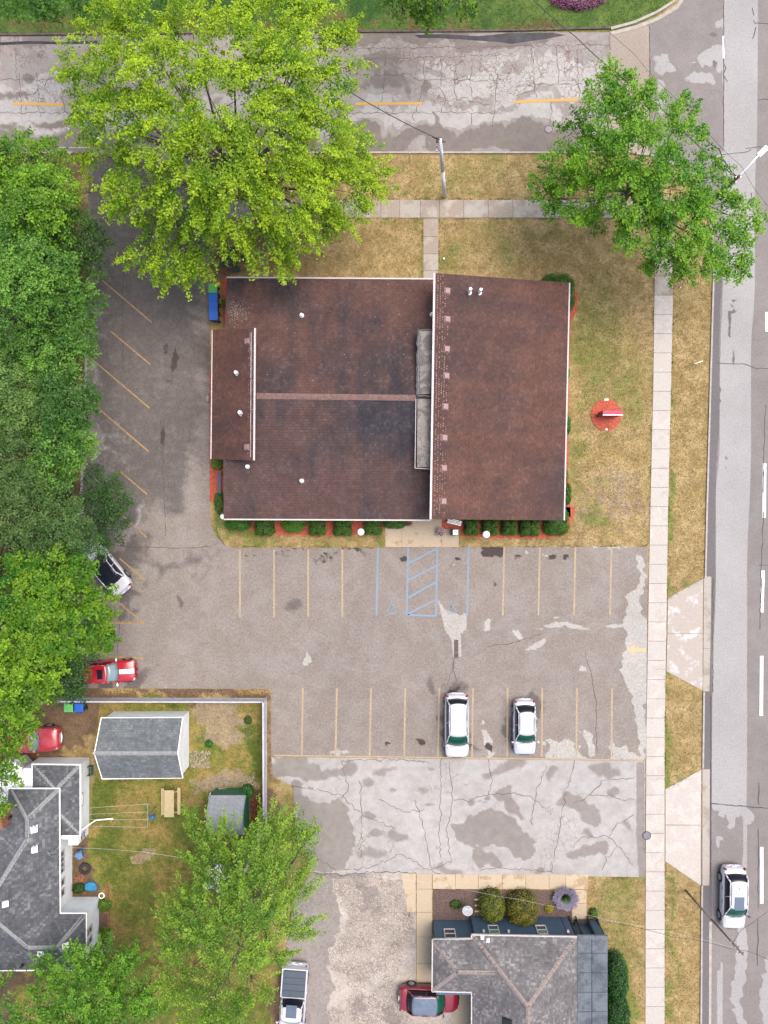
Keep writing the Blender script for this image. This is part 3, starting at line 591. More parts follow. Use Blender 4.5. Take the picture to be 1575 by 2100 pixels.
# --- painted lines
def stripe(name, a, b, wd, mat, parent, z):
    a = P(*a); b = P(*b); d = (b - a).normalized(); n = Vector((-d.y, d.x, 0)) * wd / S / 2
    o = mk(name, [v + Vector((0, 0, z)) for v in (a - n, b - n, b + n, a + n)], [(0, 1, 2, 3)], mat, parent); return o
for x in (492, 562, 632, 702): stripe('parking_line', (x, 1127), (x, 1265), 3.6, M['line_y'], lot, 0.012)
for x, x2 in ((1034, 1031), (1107, 1104), (1180, 1177), (1254, 1251)): stripe('parking_line', (x, 1122), (x2, 1262), 3.6, M['line_y'], lot, 0.012)
for x, x2 in ((621, 619), (691, 688), (761, 758), (831, 829), (901, 898), (970, 968), (1041, 1040), (1112, 1111), (1183, 1182), (1255, 1254)): stripe('parking_line', (x, 1411), (x2, 1551), 3.6, M['line_y'], lot, 0.012)
stripe('parking_line', (562, 1549), (1322, 1559), 3.0, M['line_y'], lot, 0.0165)
for a, b in (((210, 575), (311, 661)), ((228, 680), (309, 748)), ((183, 732), (307, 837)), ((200, 836), (305, 926)), ((248, 968), (302, 1014)), ((245, 1052), (301, 1102)), ((245, 1145), (298, 1190)), ((244, 1236), (296, 1279))): stripe('parking_line', a, b, 2.8, M['line_o'], lot, 0.012)
stripe('parking_line', (205, 1277), (296, 1278.5), 3.2, M['line_o'], lot, 0.0165)
stripe('parking_line', (160, 1346), (294, 1349), 3.2, M['line_o'], lot, 0.012)
for a, b in (((775, 1123), (772, 1262)), ((837, 1123), (834, 1263)), ((897, 1123), (894, 1263)), ((961, 1121), (958, 1262))): stripe('blue_parking_line', a, b, 4, M['line_b'], lot, 0.012)
for a, b in (((838, 1155), (896, 1125)), ((837, 1190), (896, 1159)), ((836, 1226), (895, 1193)), ((836, 1260), (894, 1229)), ((834, 1261), (895, 1263))): stripe('blue_hatch_line', a, b, 4, M['line_b'], lot, 0.0165)
def wheelchair(cx, cy, s):
    mb = MB(); z = 0.0165
    def seg(pts, wd):
        for a, b in zip(pts[:-1], pts[1:]):
            a = P(cx + a[0] * s, cy + a[1] * s, 0); b = P(cx + b[0] * s, cy + b[1] * s, 0); d = (b - a).normalized(); n = Vector((-d.y, d.x, 0)) * wd * s / S / 2
            zz = Vector((0, 0, z)); mb.add([a - n + zz, b - n + zz, b + n + zz, a + n + zz], [(0, 1, 2, 3)])
    seg([(-3, -12), (-3, -2), (4, -2), (7, 6), (10, 5)], 2.4); seg([(-3, -7), (3, -7)], 2)
    seg([(-3 + 7 * math.cos(a * .3 + 0.2) * 1, 4 + 7 * math.sin(a * .3 + .2)) for a in range(0, 17)], 1.8)
    seg([(-4.5, -15), (-1.5, -15)], 3)
    mb.build('wheelchair_symbol', M['line_b'], lot)
wheelchair(806, 1248, 1.0); wheelchair(928, 1248, 1.0)
arrow = mk('direction_arrow', [P(x, y, 0) + Vector((0, 0, 0.0165)) for x, y in ((1284, 1333), (1302, 1320), (1302, 1329), (1325, 1329), (1325, 1337), (1302, 1337), (1302, 1346))], [(0, 6, 5, 4, 3, 2, 1)], line_mat('pale_yellow_paint', A(240, 215, 165), A(215, 205, 195), 0.72), lot)
for a, b in (((27, 212), (130, 215)), ((728, 213), (866, 212)), ((1055, 209), (1186, 204))): stripe('centre_dash', a, b, 5.5, M['line_road'], street, 0.012)
for a, b in (((1573, 640), (1573, 680)), ((1568, 950), (1567, 1062)), ((1565, 1170), (1562, 1256)), ((1562, 1345), (1561, 1468)), ((1562, 1737), (1562, 1853)), ((1563, 2180), (1563, 2300))): stripe('lane_dash', a, b, 7, M['line_w'], mainroad, 0.012)
stripe('stop_line_remnant', (1483, 74), (1484, 120), 3.5, M['line_w'], mainroad, 0.017)
# drain covers and manholes flush with the paving
def ringplate(name, px, py, r, parent, z):
    mb = MB(); c = P(px, py, 0) + Vector((0, 0, z)); mb.cyl(c, r, 0.008, 20); o = mb.build(name, M['manhole'], parent); mb = MB(); mb.torus(c + Vector((0, 0, 0.01)), r * .92, 0.02, 20, 4); mb.build('rim', M['crackd'], o); return o
M['manhole'] = simple('cast_iron_cover', A(150, 148, 156), 0.5, metal=0.3, nscale=12, lo=0.7, hi=1.2)
ringplate('manhole_cover', 1125, 265, 0.32, street, 0.006)
dr = MB()
for i in range(7): dr.box(P(928 + i * 3.6, 1272, 0) + Vector((0, 0, 0.012)), (0.05, 0.5, 0.01))
for j in range(3): dr.box(P(939, 1266 + j * 6, 0) + Vector((0, 0, 0.02)), (0.95, 0.03, 0.006))
dr.build('drain_grate', M['kerb'], lot)
patch('drain_trench', [(931, 1312), (940, 1312), (940, 1349), (931, 1349)], 0.0125, M['crack'], lot)

# ------------------------------------------------------------------ kerbs, sidewalks
def kerb(name, pts, wd, h, mat, label=None, parent=None):
    V = []; F = []; ps = [P(x, y) for x, y in pts]
    for i, p in enumerate(ps):
        d = (ps[min(i + 1, len(ps) - 1)] - ps[max(i - 1, 0)]).normalized(); n = Vector((-d.y, d.x, 0)) * wd / 2
        V += [p - n + Vector((0, 0, -.02)), p - n + Vector((0, 0, h)), p + n + Vector((0, 0, h)), p + n + Vector((0, 0, -.02))]
        if i:
            b = 4 * (i - 1)
            for k in range(3): F.append((b + k, b + k + 1, b + k + 5, b + k + 4))
    o = mk(name, V, F, mat, parent); o.data.update(); 
    bm = bmesh.new(); bm.from_mesh(o.data); bmesh.ops.recalc_face_normals(bm, faces=bm.faces); bm.to_mesh(o.data); bm.free()
    o['kind'] = 'structure'
    if label: o['label'] = label
    return o
kerb('kerb', [(-1400, 72), (0, 72), (600, 66), (1000, 64), (1250, 58)], 0.16, 0.11, M['kerb_dark'], 'dark stained kerb north of the side street')
kerb('kerb', [(430, 313.5), (700, 313.5), (1100, 313.5), (1290, 313.5), (1355, 322), (1408, 355), (1443, 410), (1460, 480), (1463, 560), (1456, 800), (1449, 1050), (1446, 1185)], 0.13, 0.10, M['kerb'], 'pale kerb curving round the street corner')
kerb('kerb', [(-1400, 313.5), (150, 313.5)], 0.13, 0.10, M['kerb'], 'kerb west of the lot entrance')
kerb('kerb', [(1443, 1418), (1441, 1575)], 0.13, 0.10, M['kerb'], 'short kerb between the two driveways')
kerb('kerb', [(1439, 1815), (1437, 2100), (1436, 3000)], 0.13, 0.10, M['kerb'], 'kerb south of the second driveway')
kerb('gutter', [(1457, 1890), (1456, 2100), (1455, 3000)], 0.2, 0.014, M['kerb'], 'pale gutter line along the road')
kerb('kerb', [(1252, 60), (1300, 47), (1345, 27), (1380, 5), (1405, -30), (1412, -800)], 0.2, 0.12, M['kerb'], 'pale corner kerb beside the green lawn')
kerb('gutter', [(1252, 69), (1305, 56), (1350, 38), (1388, 15), (1414, -24), (1422, -800)], 0.28, 0.03, M['kerb'], 'pale gutter of the green lawn corner')
kerb('kerb', [(177, 640), (177, 750), (171, 880), (168, 1000), (164, 1060)], 0.16, 0.12, M['kerb'], 'kerb between the trees and the angled stalls')
kerb('kerb', [(110, 303), (340, 303)], 0.1, 0.02, M['kerb'], 'flush kerb across the lot entrance')
# slabs
def slabs(root, cells, mat, z0=-0.03, z1=0.03, gap=0.7, name='slab'):
    for i, c in enumerate(cells):
        cx = sum(p[0] for p in c) / len(c); cy = sum(p[1] for p in c) / len(c)
        q = [(x + (gap if x < cx else -gap) * 0.5, y + (gap if y < cy else -gap) * 0.5) for x, y in c]
        jz = random.uniform(-0.004, 0.004)
        mb = MB(); mb.prism([P(x, y).xy for x, y in q], z0, z1 + jz)
        m = mat(i, cx, cy) if callable(mat) else mat
        mb.build(name, m, root)
def struct_root(name, px, py, label):
    o = empty(name, P(px, py)); o['kind'] = 'structure'; o['label'] = label; return o
sw = struct_root('sidewalk', 1350, 1000, 'pale concrete sidewalk along the main road')
xl = lambda y: np.interp(y, [405, 570, 800, 1050, 1200, 1500, 1700, 2100, 2500], [1346, 1342, 1339, 1333, 1330, 1325, 1324, 1323, 1322])
xr = lambda y: np.interp(y, [405, 570, 800, 1050, 1200, 1500, 1700, 2100, 2500], [1384, 1381, 1376, 1370, 1368, 1363, 1363, 1363, 1362])
ys = [407, 448] + [448 + 39.4 * i for i in range(1, 53)]
base = mk('joint_filler', [P(xl(y) + s_, y, 0) + Vector((0, 0, 0.012)) for y in ys for s_ in (1, xr(y) - xl(y) - 1)], [(2 * i, 2 * i + 2, 2 * i + 3, 2 * i + 1) for i in range(len(ys) - 1)], M['crackd'], sw)
slabs(sw, [[(xl(a), a), (xr(a), a), (xr(b), b), (xl(b), b)] for a, b in zip(ys[:-1], ys[1:])], lambda i, cx, cy: M['walk_damp'] if cy < 600 else M['walk'])
sw2 = struct_root('sidewalk', 1000, 428, 'damp concrete sidewalk south of the side street')
xs_ = [440, 480, 520, 560, 600, 645, 690, 735, 781, 820, 862, 901, 951, 1001, 1052, 1119, 1170, 1225, 1285, 1346]
mk('joint_filler', [P(x, y) + Vector((0, 0, .012)) for x, y in ((441, 411), (441, 446), (1345, 446), (1345, 410))], [(0, 1, 2, 3)], M['crackd'], sw2)
slabs(sw2, [[(a, 410), (b, 410), (b, 447), (a, 447)] for a, b in zip(xs_[:-1], xs_[1:])], lambda i, cx, cy: M['walk_damp'])
wk = struct_root('entry_path', 883, 505, 'narrow concrete path to the north door of the brown roofed building')
slabs(wk, [[(868, a), (899, a), (899, b), (868, b)] for a, b in ((448, 485), (485, 521), (521, 555), (555, 600))], M['walk_damp'])
pad = struct_root('entrance_pad', 865, 1097, 'tan concrete pad at the south entrance')
slabs(pad, [[(790, 1040), (824, 1040), (824, 1122), (790, 1122)], [(824, 1040), (906, 1040), (906, 1122), (824, 1122)], [(906, 1085), (941, 1085), (941, 1122), (906, 1122)]], M['walk_tan'])
ap = struct_root('driveway_apron', 1405, 1300, 'flared concrete driveway apron with damp patches')
slabs(ap, [[(1369, 1226), (1442, 1186), (1441, 1299), (1368, 1299)], [(1368, 1299), (1441, 1299), (1441, 1416), (1366, 1377)]], M['apron'])
slabs(ap, [[(1443, 1182), (1459, 1182), (1457, 1330), (1442, 1330)], [(1442, 1330), (1457, 1330), (1455, 1418), (1441, 1418)]], M['walk_damp'], name='gutter_slab', z1=0.02)
ap2 = struct_root('driveway_apron', 1400, 1700, 'plain pale concrete driveway apron, second from the corner')
slabs(ap2, [[(1364, 1618), (1438, 1578), (1437, 1692), (1364, 1691)], [(1364, 1692), (1437, 1692), (1437, 1816), (1364, 1766)]], M['walk'])
slabs(ap2, [[(1440, 1577), (1456, 1577), (1455, 1816), (1440, 1816)]], M['walk_damp'], name='gutter_slab', z1=0.02)
ringplate('manhole_cover', 1326, 1713, 0.33, lower, 0.05)
hw = struct_root('house_path', 1000, 1808, 'tan concrete path wrapping the grey house with the blue wall')
slabs(hw, [[(a, 1792), (b, 1792.5), (b, 1823.5), (a, 1822.5)] for a, b in zip([887, 934, 981, 1030, 1078, 1126, 1160], [934, 981, 1030, 1078, 1126, 1160, 1206])], M['walk_tan'])
slabs(hw, [[(854, a), (886, a), (886, b), (854, b)] for a, b in ((1791, 1823), (1823, 1871), (1871, 1921), (1921, 1975), (1975, 2014))], M['walk_tan'])
slabs(hw, [[(1173, 1824), (1203, 1824), (1203, 1852), (1173, 1852)], [(1173, 1852), (1203, 1852), (1203, 1892), (1173, 1892)]], M['walk_tan'])
slabs(hw, [[(822, 1791), (853, 1791), (853, 1870), (836, 1870), (830, 1830)]], M['walk_tan'], z1=0.018)
slabs(hw, [[(930, 2034), (964, 2034), (964, 2200), (930, 2200)]], M['walk_tan'], z1=0.022)
# mulch beds
def bed(name, pts, mat, label, z=0.02, cat='garden bed'):
    mb = MB(); mb.prism([P(x, y).xy for x, y in pts], -0.05, z); o = mb.build(name, mat); tag(o, label, cat); return o
bed('mulch_bed', [(470, 1040), (792, 1040), (792, 1078), (785, 1090), (760, 1094), (720, 1097), (640, 1098), (560, 1096), (520, 1092), (505, 1080), (470, 1075)], M['red_mulch'], 'red mulch bed under the hedge left of the south entrance')
bed('mulch_bed', [(898, 1040), (1180, 1040), (1172, 1075), (1160, 1098), (1110, 1104), (1050, 1104), (945, 1101), (943, 1085), (908, 1084), (898, 1068)], M['red_mulch'], 'red mulch bed under the hedge right of the south entrance')
bed('mulch_bed', [(1158, 600), (1185, 600), (1183, 636), (1170, 662), (1166, 800), (1165, 960), (1169, 1000), (1170, 1060), (1158, 1060)], M['red_mulch'], 'narrow red mulch strip along the east wall')
bed('mulch_bed', [(430, 760), (440, 760), (440, 940), (462, 945), (462, 1025), (448, 1032), (430, 1028)], M['red_mulch'], 'red mulch bed at the west wall by the driveway')
bed('mulch_bed', [(455, 570), (470, 570), (470, 672), (458, 672)], M['red_mulch'], 'thin red mulch strip beside the blue bins')
cb = MB(); cc = [P(1243 + 31 * math.cos(a * math.pi / 16), 851 + 32.5 * math.sin(a * math.pi / 16)) for a in range(32)]
cb.prism([p.xy for p in cc], -0.05, 0.04); sb_ = cb.build('mulch_bed', M['red_mulch']); tag(sb_, 'round red mulch bed around the red sign', 'garden bed')
bed('mulch_bed', [(888, 1823), (1172, 1827), (1172, 1888), (888, 1888)], M['dark_mulch'], 'brown bark bed along the blue house wall')
edg = struct_root('brick_edging', 222, 1870, 'low terracotta brick edging of the white house bed')
for i in range(17):
    a = i / 16; x = 219 + 4 * math.sin(a * 3); y = 1815 + a * 112
    MB().box(P(x, y) + Vector((0, 0, 0.04)), (0.16, 0.24, 0.12), random.uniform(-.2, .2)).build('brick', M['terracotta'], edg)
edg['kind'] = 'structure'

# ------------------------------------------------------------------ roofs
def roof_plane(pts, mat, name, parent, up=None, course=0.2, lift=0.014):
    """pts: world points of one pitched plane. Courses are real steps; uv runs along the eave and up the slope."""
    n = None
    a = pts[0]
    for i in range(1, len(pts) - 1):
        c = (pts[i] - a).cross(pts[i + 1] - a)
        n = c if n is None else n + c
    n.normalize()
    if n.z < 0: n = -n
    upv = Vector((0, 0, 1)) - n * n.z
    upv = upv.normalized() if upv.length > 1e-4 else Vector((0, 1, 0))
    u = upv.cross(n).normalized()
    o0 = min(pts, key=lambda p: p.dot(upv))
    uv = [((p - o0).dot(u), (p - o0).dot(upv)) for p in pts]
    umin = min(p[0] for p in uv); umax = max(p[0] for p in uv); vmax = max(p[1] for p in uv)
    V = []; F = []; UV = []
    k = 0
    nrow = int(vmax / course) + 1
    for r in range(nrow):
        c = clip_poly(uv, umin - 1, umax + 1, r * course, min((r + 1) * course, vmax))
        cc = []
        for p in c:
            if not cc or abs(p[0] - cc[-1][0]) + abs(p[1] - cc[-1][1]) > 1e-4: cc.append(p)
        if len(cc) > 2 and abs(cc[0][0] - cc[-1][0]) + abs(cc[0][1] - cc[-1][1]) < 1e-4: cc.pop()
        if len(cc) < 3: continue
        b = len(V)
        for p in cc:
            f = 1 - (p[1] - r * course) / course
            V.append(o0 + u * p[0] + upv * p[1] + n * (0.004 + lift * f)); UV.append(p)
        F.append(tuple(range(b, b + len(cc))))
    me = bpy.data.meshes.new(name); me.from_pydata([tuple(v) for v in V], [], F); me.update()
    uvl = me.uv_layers.new(name='UVMap')
    for lp in me.loops: uvl.data[lp.index].uv = (UV[lp.vertex_index][0] - umin, UV[lp.vertex_index][1])
    if len(me.polygons) and me.polygons[0].normal.z < 0: me.flip_normals()
    me.materials.append(mat)
    o = bpy.data.objects.new(name, me); link(o, parent)
    # the deck under the shingles, 8 cm thick
    m = len(pts); dv = [tuple(p - Vector((0, 0, 0.012))) for p in pts] + [tuple(p - Vector((0, 0, 0.08))) for p in pts]
    mk('roof_deck', dv, [tuple(range(m)), tuple(range(m, 2 * m))[::-1]] + [(i, (i + 1) % m, m + (i + 1) % m, m + i) for i in range(m)], M['trim'], o)
    return o, (pts[0], pts[1], pts[2])
def ridge_caps(a, b, mat, parent, wd=0.26, step=0.2, drop=0.05):
    d = b - a; L = d.length; d.normalize(); s = Vector((-d.y, d.x, 0)).normalized() * wd / 2; mb = MB()
    n = int(L / step)
    for i in range(n):
        p = a + d * (i * step); q = p + d * (step * 0.97); z0 = Vector((0, 0, 0.035)); z1 = Vector((0, 0, 0.022)); dn = Vector((0, 0, drop))
        mb.add([p + z0, p + z0 + s - dn, q + z1 + s - dn, q + z1, p + z0 - s - dn, q + z1 - s - dn], [(0, 1, 2, 3), (0, 3, 5, 4)])
    o = mb.build('ridge_cap', mat, parent); o['kind'] = 'stuff'; return o
def fascia(a, b, parent, mat=None, r=0.05, name='gutter', off=0.0):
    mb = MB(); d = (b - a).normalized(); q = d.to_track_quat('X', 'Z').to_matrix()
    mb.box((a + b) / 2 + Vector((0, 0, -0.03)), ((b - a).length, r * 2, 0.13), M=q)
    n = int((b - a).length / 0.62)
    o = mb.build(name, mat or M['trim'], parent)
    h = MB()
    for i in range(1, n):
        h.box(a + d * (i * 0.62) + Vector((0, 0, 0.04)), (0.03, r * 2.6, 0.015), M=q)
    if n > 1: hh = h.build('hanger', M['trim'], o); hh['kind'] = 'stuff'
    return o
def walls(name, poly, h, mat, parent):
    mb = MB(); mb.prism([p.xy for p in poly], 0, h); return mb.build(name, mat, parent)
def wall_window(parent, c, wdir, nrm, wd, ht, glassmat=None, mull=True):
    """a window on a wall: frame box proud of the wall, pane and rails"""
    c = Vector(c); wdir = Vector(wdir).normalized(); nrm = Vector(nrm).normalized(); up = Vector((0, 0, 1))
    Mx = Matrix((wdir, nrm, up)).transposed()
    fr = MB()
    t = 0.07
    fr.box(c + up * ht / 2 + nrm * .03, (wd, .08, t), M=Mx); fr.box(c - up * ht / 2 + nrm * .03, (wd, .1, t), M=Mx)
    fr.box(c + wdir * (wd / 2) + nrm * .03, (t, .08, ht + t), M=Mx); fr.box(c - wdir * (wd / 2) + nrm * .03, (t, .08, ht + t), M=Mx)
    if mull: fr.box(c + nrm * .034, (wd, .07, .05), M=Mx)
    w_ = fr.build('window', M['trim'], parent)
    MB().box(c + nrm * .015, (wd - t, .02, ht - t), M=Mx).build('pane', glassmat or M['glass'], w_)
    return w_
def pipe(parent, pos, h, r, name='vent_pipe', tilt=(0, 0)):
    mb = MB(); mb.cyl(pos - Vector((0, 0, .05)), r * 1.7, 0.09, 12); o = mb.build('pipe_flashing', M['metal'], parent)
    mb = MB(); mb.bar(pos, pos + Vector((tilt[0], tilt[1], h)), r, 12); mb.build(name, M['trimw'], o)
M['trimw'] = simple('white_pvc', (0.8, 0.8, 0.78, 1), 0.4, lo=0.95, hi=1.03)
M['ventm'] = simple('mauve_vent', A(188, 150, 150), 0.6, nscale=5, lo=0.9, hi=1.08)
def boxvent(parent, pos, pl, sz, mat, h=0.14):
    a, b, c = pl; n = (b - a).cross(c - a).normalized()
    if n.z < 0: n = -n
    upv = (Vector((0, 0, 1)) - n * n.z).normalized(); u = upv.cross(n)
    Mx = Matrix((u, upv, n)).transposed()
    mb = MB(); mb.box(pos + n * (h / 2 + .02), (sz, sz, h), M=Mx); o = mb.build('roof_vent', mat, parent, bevel=0.02)
    mb = MB(); mb.box(pos + n * .03, (sz * 1.25, sz * 1.25, 0.012), M=Mx); mb.build('flashing', mat, o)

# main commercial building, brown shingles
bld = empty('office_building', P(800, 815), label='large single storey building with brown shingled roofs', cat='building')
ZE, ZR = 2.8, 4.3
nw, ne, se, sw_ = P(465, 569, ZE), P(890, 572, ZE), P(884, 1067, ZE), P(459, 1065, ZE)
rw, re_ = P(463, 813, ZR), P(890, 816, ZR)
inset = 0.45
def inset_poly(poly, d):
    c = sum((p for p in poly), Vector((0, 0, 0))) / len(poly)
    return [Vector((p.x + (d if p.x < c.x else -d), p.y + (d if p.y < c.y else -d), 0)) for p in poly]
walls('wall', inset_poly([nw, ne, se, sw_], 0.45), ZE - .02, M['brick'], bld)
plN = (nw, ne, re_); plS = (sw_, se, re_)
rwx = P(520, 813, ZR)
rn, _ = roof_plane([nw, ne, re_, rwx, onplane(518, 676, plN), onplane(461, 676, plN)], M['old_roof_n'], 'roof', bld)
rs, _ = roof_plane([sw_, se, re_, rwx, onplane(517, 940, plS), onplane(458, 940, plS)], M['old_roof_s'], 'roof', bld)
ridge_caps(P(526, 812, ZR) + Vector((0, 0, .03)), P(856, 816, ZR) + Vector((0, 0, .03)), M['cap'], bld, wd=0.42, step=0.17, drop=0.06)
fascia(nw, ne, bld); fascia(sw_, se, bld)
# west low wing (shed roof rising east)
wz0, wz1 = 2.9, 4.95
a1, a2, a3, a4 = P(436, 677, wz0), P(523, 673, wz1), P(521, 944, wz1), P(433, 941, wz0)
ww, plW = roof_plane([a1, a2, a3, a4], M['brown_roof'], 'roof', bld)
walls('wall', inset_poly([a1, a2, a3, a4], 0.25), wz0 - .05, M['brick'], bld)
mb = MB(); ip = inset_poly([a1, a2, a3, a4], 0.25); ip2 = [Vector((p.x, p.y, (wz0 if i in (0, 3) else wz1) - .12)) for i, p in enumerate(ip)]
mb.add([Vector((p.x, p.y, wz0 - .05)) for p in ip] + ip2, [(0, 1, 5, 4), (1, 2, 6, 5), (2, 3, 7, 6), (3, 0, 4, 7), (4, 5, 6, 7)]); mb.build('upper_wall', M['trim'], bld)
fascia(a2, a3, bld, r=0.06); fascia(a4, a1, bld, r=0.05)
# east wing (tall shed roof falling east)
ez1, ez0 = 5.2, 2.9
b1, b2, b3, b4 = P(891, 560, ez1), P(1168, 580, ez0), P(1157, 1067, ez0), P(883, 1065, ez1)
ew, plE = roof_plane([b1, b2, b3, b4], M['brown_roof'], 'roof', bld)
ip = inset_poly([b1, b2, b3, b4], 0.4)
walls('wall', ip, ez0 - .05, M['brick'], bld)
ip2 = [Vector((p.x, p.y, (ez1 if i in (0, 3) else ez0) - .12)) for i, p in enumerate(ip)]
mb = MB(); mb.add([Vector((p.x, p.y, ez0 - .05)) for p in ip] + ip2, [(0, 1, 5, 4), (1, 2, 6, 5), (2, 3, 7, 6), (3, 0, 4, 7), (4, 5, 6, 7)]); mb.build('upper_wall', M['trim'], bld)
fascia(b1, b4, bld, r=0.07, name='fascia'); fascia(b2, b3, bld, r=0.05)
# light pebbled first courses beside the tall edges
M['tabs'] = simple('bleached_shingle_tabs', A(176, 142, 132), 0.9, nscale=6)
def tabs(parent, pl, x0f, wpx, y0, y1, rows, seed, dens=0.75):
    rr = random.Random(seed); mb = MB(); a, b, c = pl; n = (b - a).cross(c - a).normalized()
    if n.z < 0: n = -n
    y = y0
    while y < y1:
        for r in range(rows):
            if rr.random() < dens * (1 - r / rows * 0.75):
                x = x0f(y) + 3 + r * 5.2 * wpx + rr.uniform(-.4, .4); yy = y + (2.2 if r % 2 else 0)
                p = onplane(x, yy, pl) + n * 0.06
                e = (onplane(x + 1, yy, pl) - onplane(x, yy, pl)).normalized(); f = n.cross(e)
                h = rr.uniform(.035, .06); g = rr.uniform(.025, .045)
                mb.add([p - e * g - f * h, p + e * g - f * h, p + e * g + f * h, p - e * g + f * h], [(0, 1, 2, 3)])
        y += 5.0
    o = mb.build('bleached_tab', M['tabs'], parent); o['kind'] = 'stuff'
tabs(bld, plE, lambda y: np.interp(y, [560, 1065], [893, 885]) + 2, 1, 566, 1060, 5, 3)
tabs(bld, plW, lambda y: np.interp(y, [673, 944], [523, 521]) - 6, -0.8, 680, 938, 3, 4, .6)
for i, (x, y) in enumerate(((917, 597), (917, 655), (916, 716), (915, 771), (913, 834), (911, 898), (910, 960), (909, 1028))): boxvent(bld, onplane(x, y, plE), plE, 0.36, M['ventm'])
for x, y in ((508, 700), (507, 917)): boxvent(bld, onplane(x, y, plW), plW, 0.36, M['ventm'])
pipe(bld, onplane(962, 600, plE), 0.9, 0.11); pipe(bld, onplane(983, 601, plE), 0.9, 0.1)
for (x, y, pl) in ((619, 647, plN), (619, 986, plS), (508, 957, plS), (886, 645, plN)): pipe(bld, onplane(x, y, pl), 0.35, 0.1)
pipe(bld, onplane(487, 766, plW), 0.7, 0.11, tilt=(.0, -.03)); pipe(bld, onplane(495, 848, plW), 0.7, 0.12)
# flat metal-grey cricket between the roofs
cz = 4.42
for k, (x0, x1, y0, y1) in enumerate(((858, 884, 679, 808), (856, 882, 818, 958))):
    mb = MB(); mb.prism([P(x0, y0, cz).xy, P(x1 + 8, y0, cz).xy, P(x1 + 6, y1, cz).xy, P(x0 - 1, y1, cz).xy], 3.2, cz); mb.build('flat_roof_panel', M['panflat'], bld)
M['tar'] = simple('tar_seal', A(48, 52, 66), 0.45, nscale=7, lo=0.7, hi=1.4)
mb = MB()
for pts, wd in (([(888, 676), (858, 677), (856, 720), (855, 770), (856, 812), (886, 813)], 0.16), ([(861, 690), (860, 760), (861, 806)], .09)):
    V, F = crack_mesh([pts], wd * S, 0, jit=.45, step=7); mb.add([Vector((v.x * (HC - cz) / HC, v.y * (HC - cz) / HC, cz + .012)) for v in V], F)
mb.build('tar_seam', M['tar'], bld)
mb = MB(); 
for p_, q_ in (((853, 818), (851, 960)), ((851, 960), (884, 962))): mb.bar(P(*p_, cz + .02), P(*q_, cz + .02), 0.03, 5)
mb.build('metal_edge', M['trim'], bld)
# bird lime and lichen spots
mb = MB(); rr = random.Random(5)
for _ in range(46):
    x = rr.uniform(470, 850); y = rr.uniform(575, 780); p = onplane(x, y, plN); mb.ball(p + Vector((0, 0, .02)), rr.uniform(.015, .04), 6, 4, (1, 1, .3))
for _ in range(420):
    x = rr.gauss(487, 14); y = rr.gauss(640, 14)
    if x < 467 or x > 540: continue
    p = onplane(x, y, plN); mb.ball(p + Vector((0, 0, .02)), rr.uniform(.012, .03), 5, 3, (1, 1, .3))
o = mb.build('lichen', simple('lichen', A(190, 178, 165), 0.9), bld); o['kind'] = 'stuff'
# window openings and entrance under the eaves
for x in (560, 640, 720): wall_window(bld, P(x, 1062) + Vector((0, .42, 1.5)) + Vector((0, -.35, 0)), (1, 0, 0), (0, -1, 0), 1.2, 1.1)
wall_window(bld, Vector((P(865, 1067).x, inset_poly([nw, ne, se, sw_], .45)[2].y, 1.1)), (1, 0, 0), (0, -1, 0), 1.7, 2.1)

# left house with grey hips
hs = empty('white_house', P(60, 1780), label='white sided house with grey hipped roof cut by the left edge', cat='house')
E0 = 3.1
def box_walls(x0, x1, y0, y1, h, mat, parent): return walls('wall', [P(x0, y0), P(x1, y0), P(x1, y1), P(x0, y1)], h, mat, parent)
box_walls(-140, 148, 1597, 1925, E0 - .06, M['siding_w'], hs); box_walls(60, 203, 1839, 1925, E0 - .03, M['siding_w'], hs); box_walls(80, 183, 1553, 1692, 2.42, M['siding_w'], hs)
Q = lambda l: [P(x, y, z) for x, y, z in l]
zr = 4.38; AP = (-35, 1868, 6.1)
hp = []
for l in ([(55, 1680, zr), (122, 1617, E0), (123, 1873, E0), (57, 1944, zr), AP, (55, 1722, zr)],
          [(18, 1617, E0), (122, 1617, E0), (55, 1680, zr)],
          [(18, 1617, E0), (55, 1680, zr), (55, 1722, zr)], [(18, 1617, E0), (55, 1722, zr), (10, 1692, 3.7)],
          [(10, 1692, 3.7), (55, 1722, zr), AP], [(-140, 1692, 3.7), (10, 1692, 3.7), AP, (-140, 1868, 6.1)],
          [(123, 1873, E0), (177, 1873, E0), (117, 1943, zr), (57, 1944, zr)],
          [(177, 1873, E0), (177, 1988, E0), (117, 1943, zr)],
          [(-140, 1990, E0), (177, 1988, E0), (117, 1943, zr), (57, 1944, zr)], [(-140, 1990, E0), (57, 1944, zr), AP], [(-140, 1990, E0), AP, (-140, 1868, 6.1)]):
    hp.append(roof_plane(Q(l), M['grey_roof'], 'roof', hs)[1])
az0, az1 = 2.48, 3.0
for l in ([(66, 1567, az0), (165, 1568, az0), (113, 1620, az1)], [(165, 1568, az0), (165, 1714, az0), (113, 1662, az1), (113, 1620, az1)], [(66, 1714, az0), (165, 1714, az0), (113, 1662, az1)], [(66, 1567, az0), (113, 1620, az1), (113, 1662, az1), (66, 1714, az0)]):
    roof_plane(Q(l), M['grey_roof'], 'roof', hs)
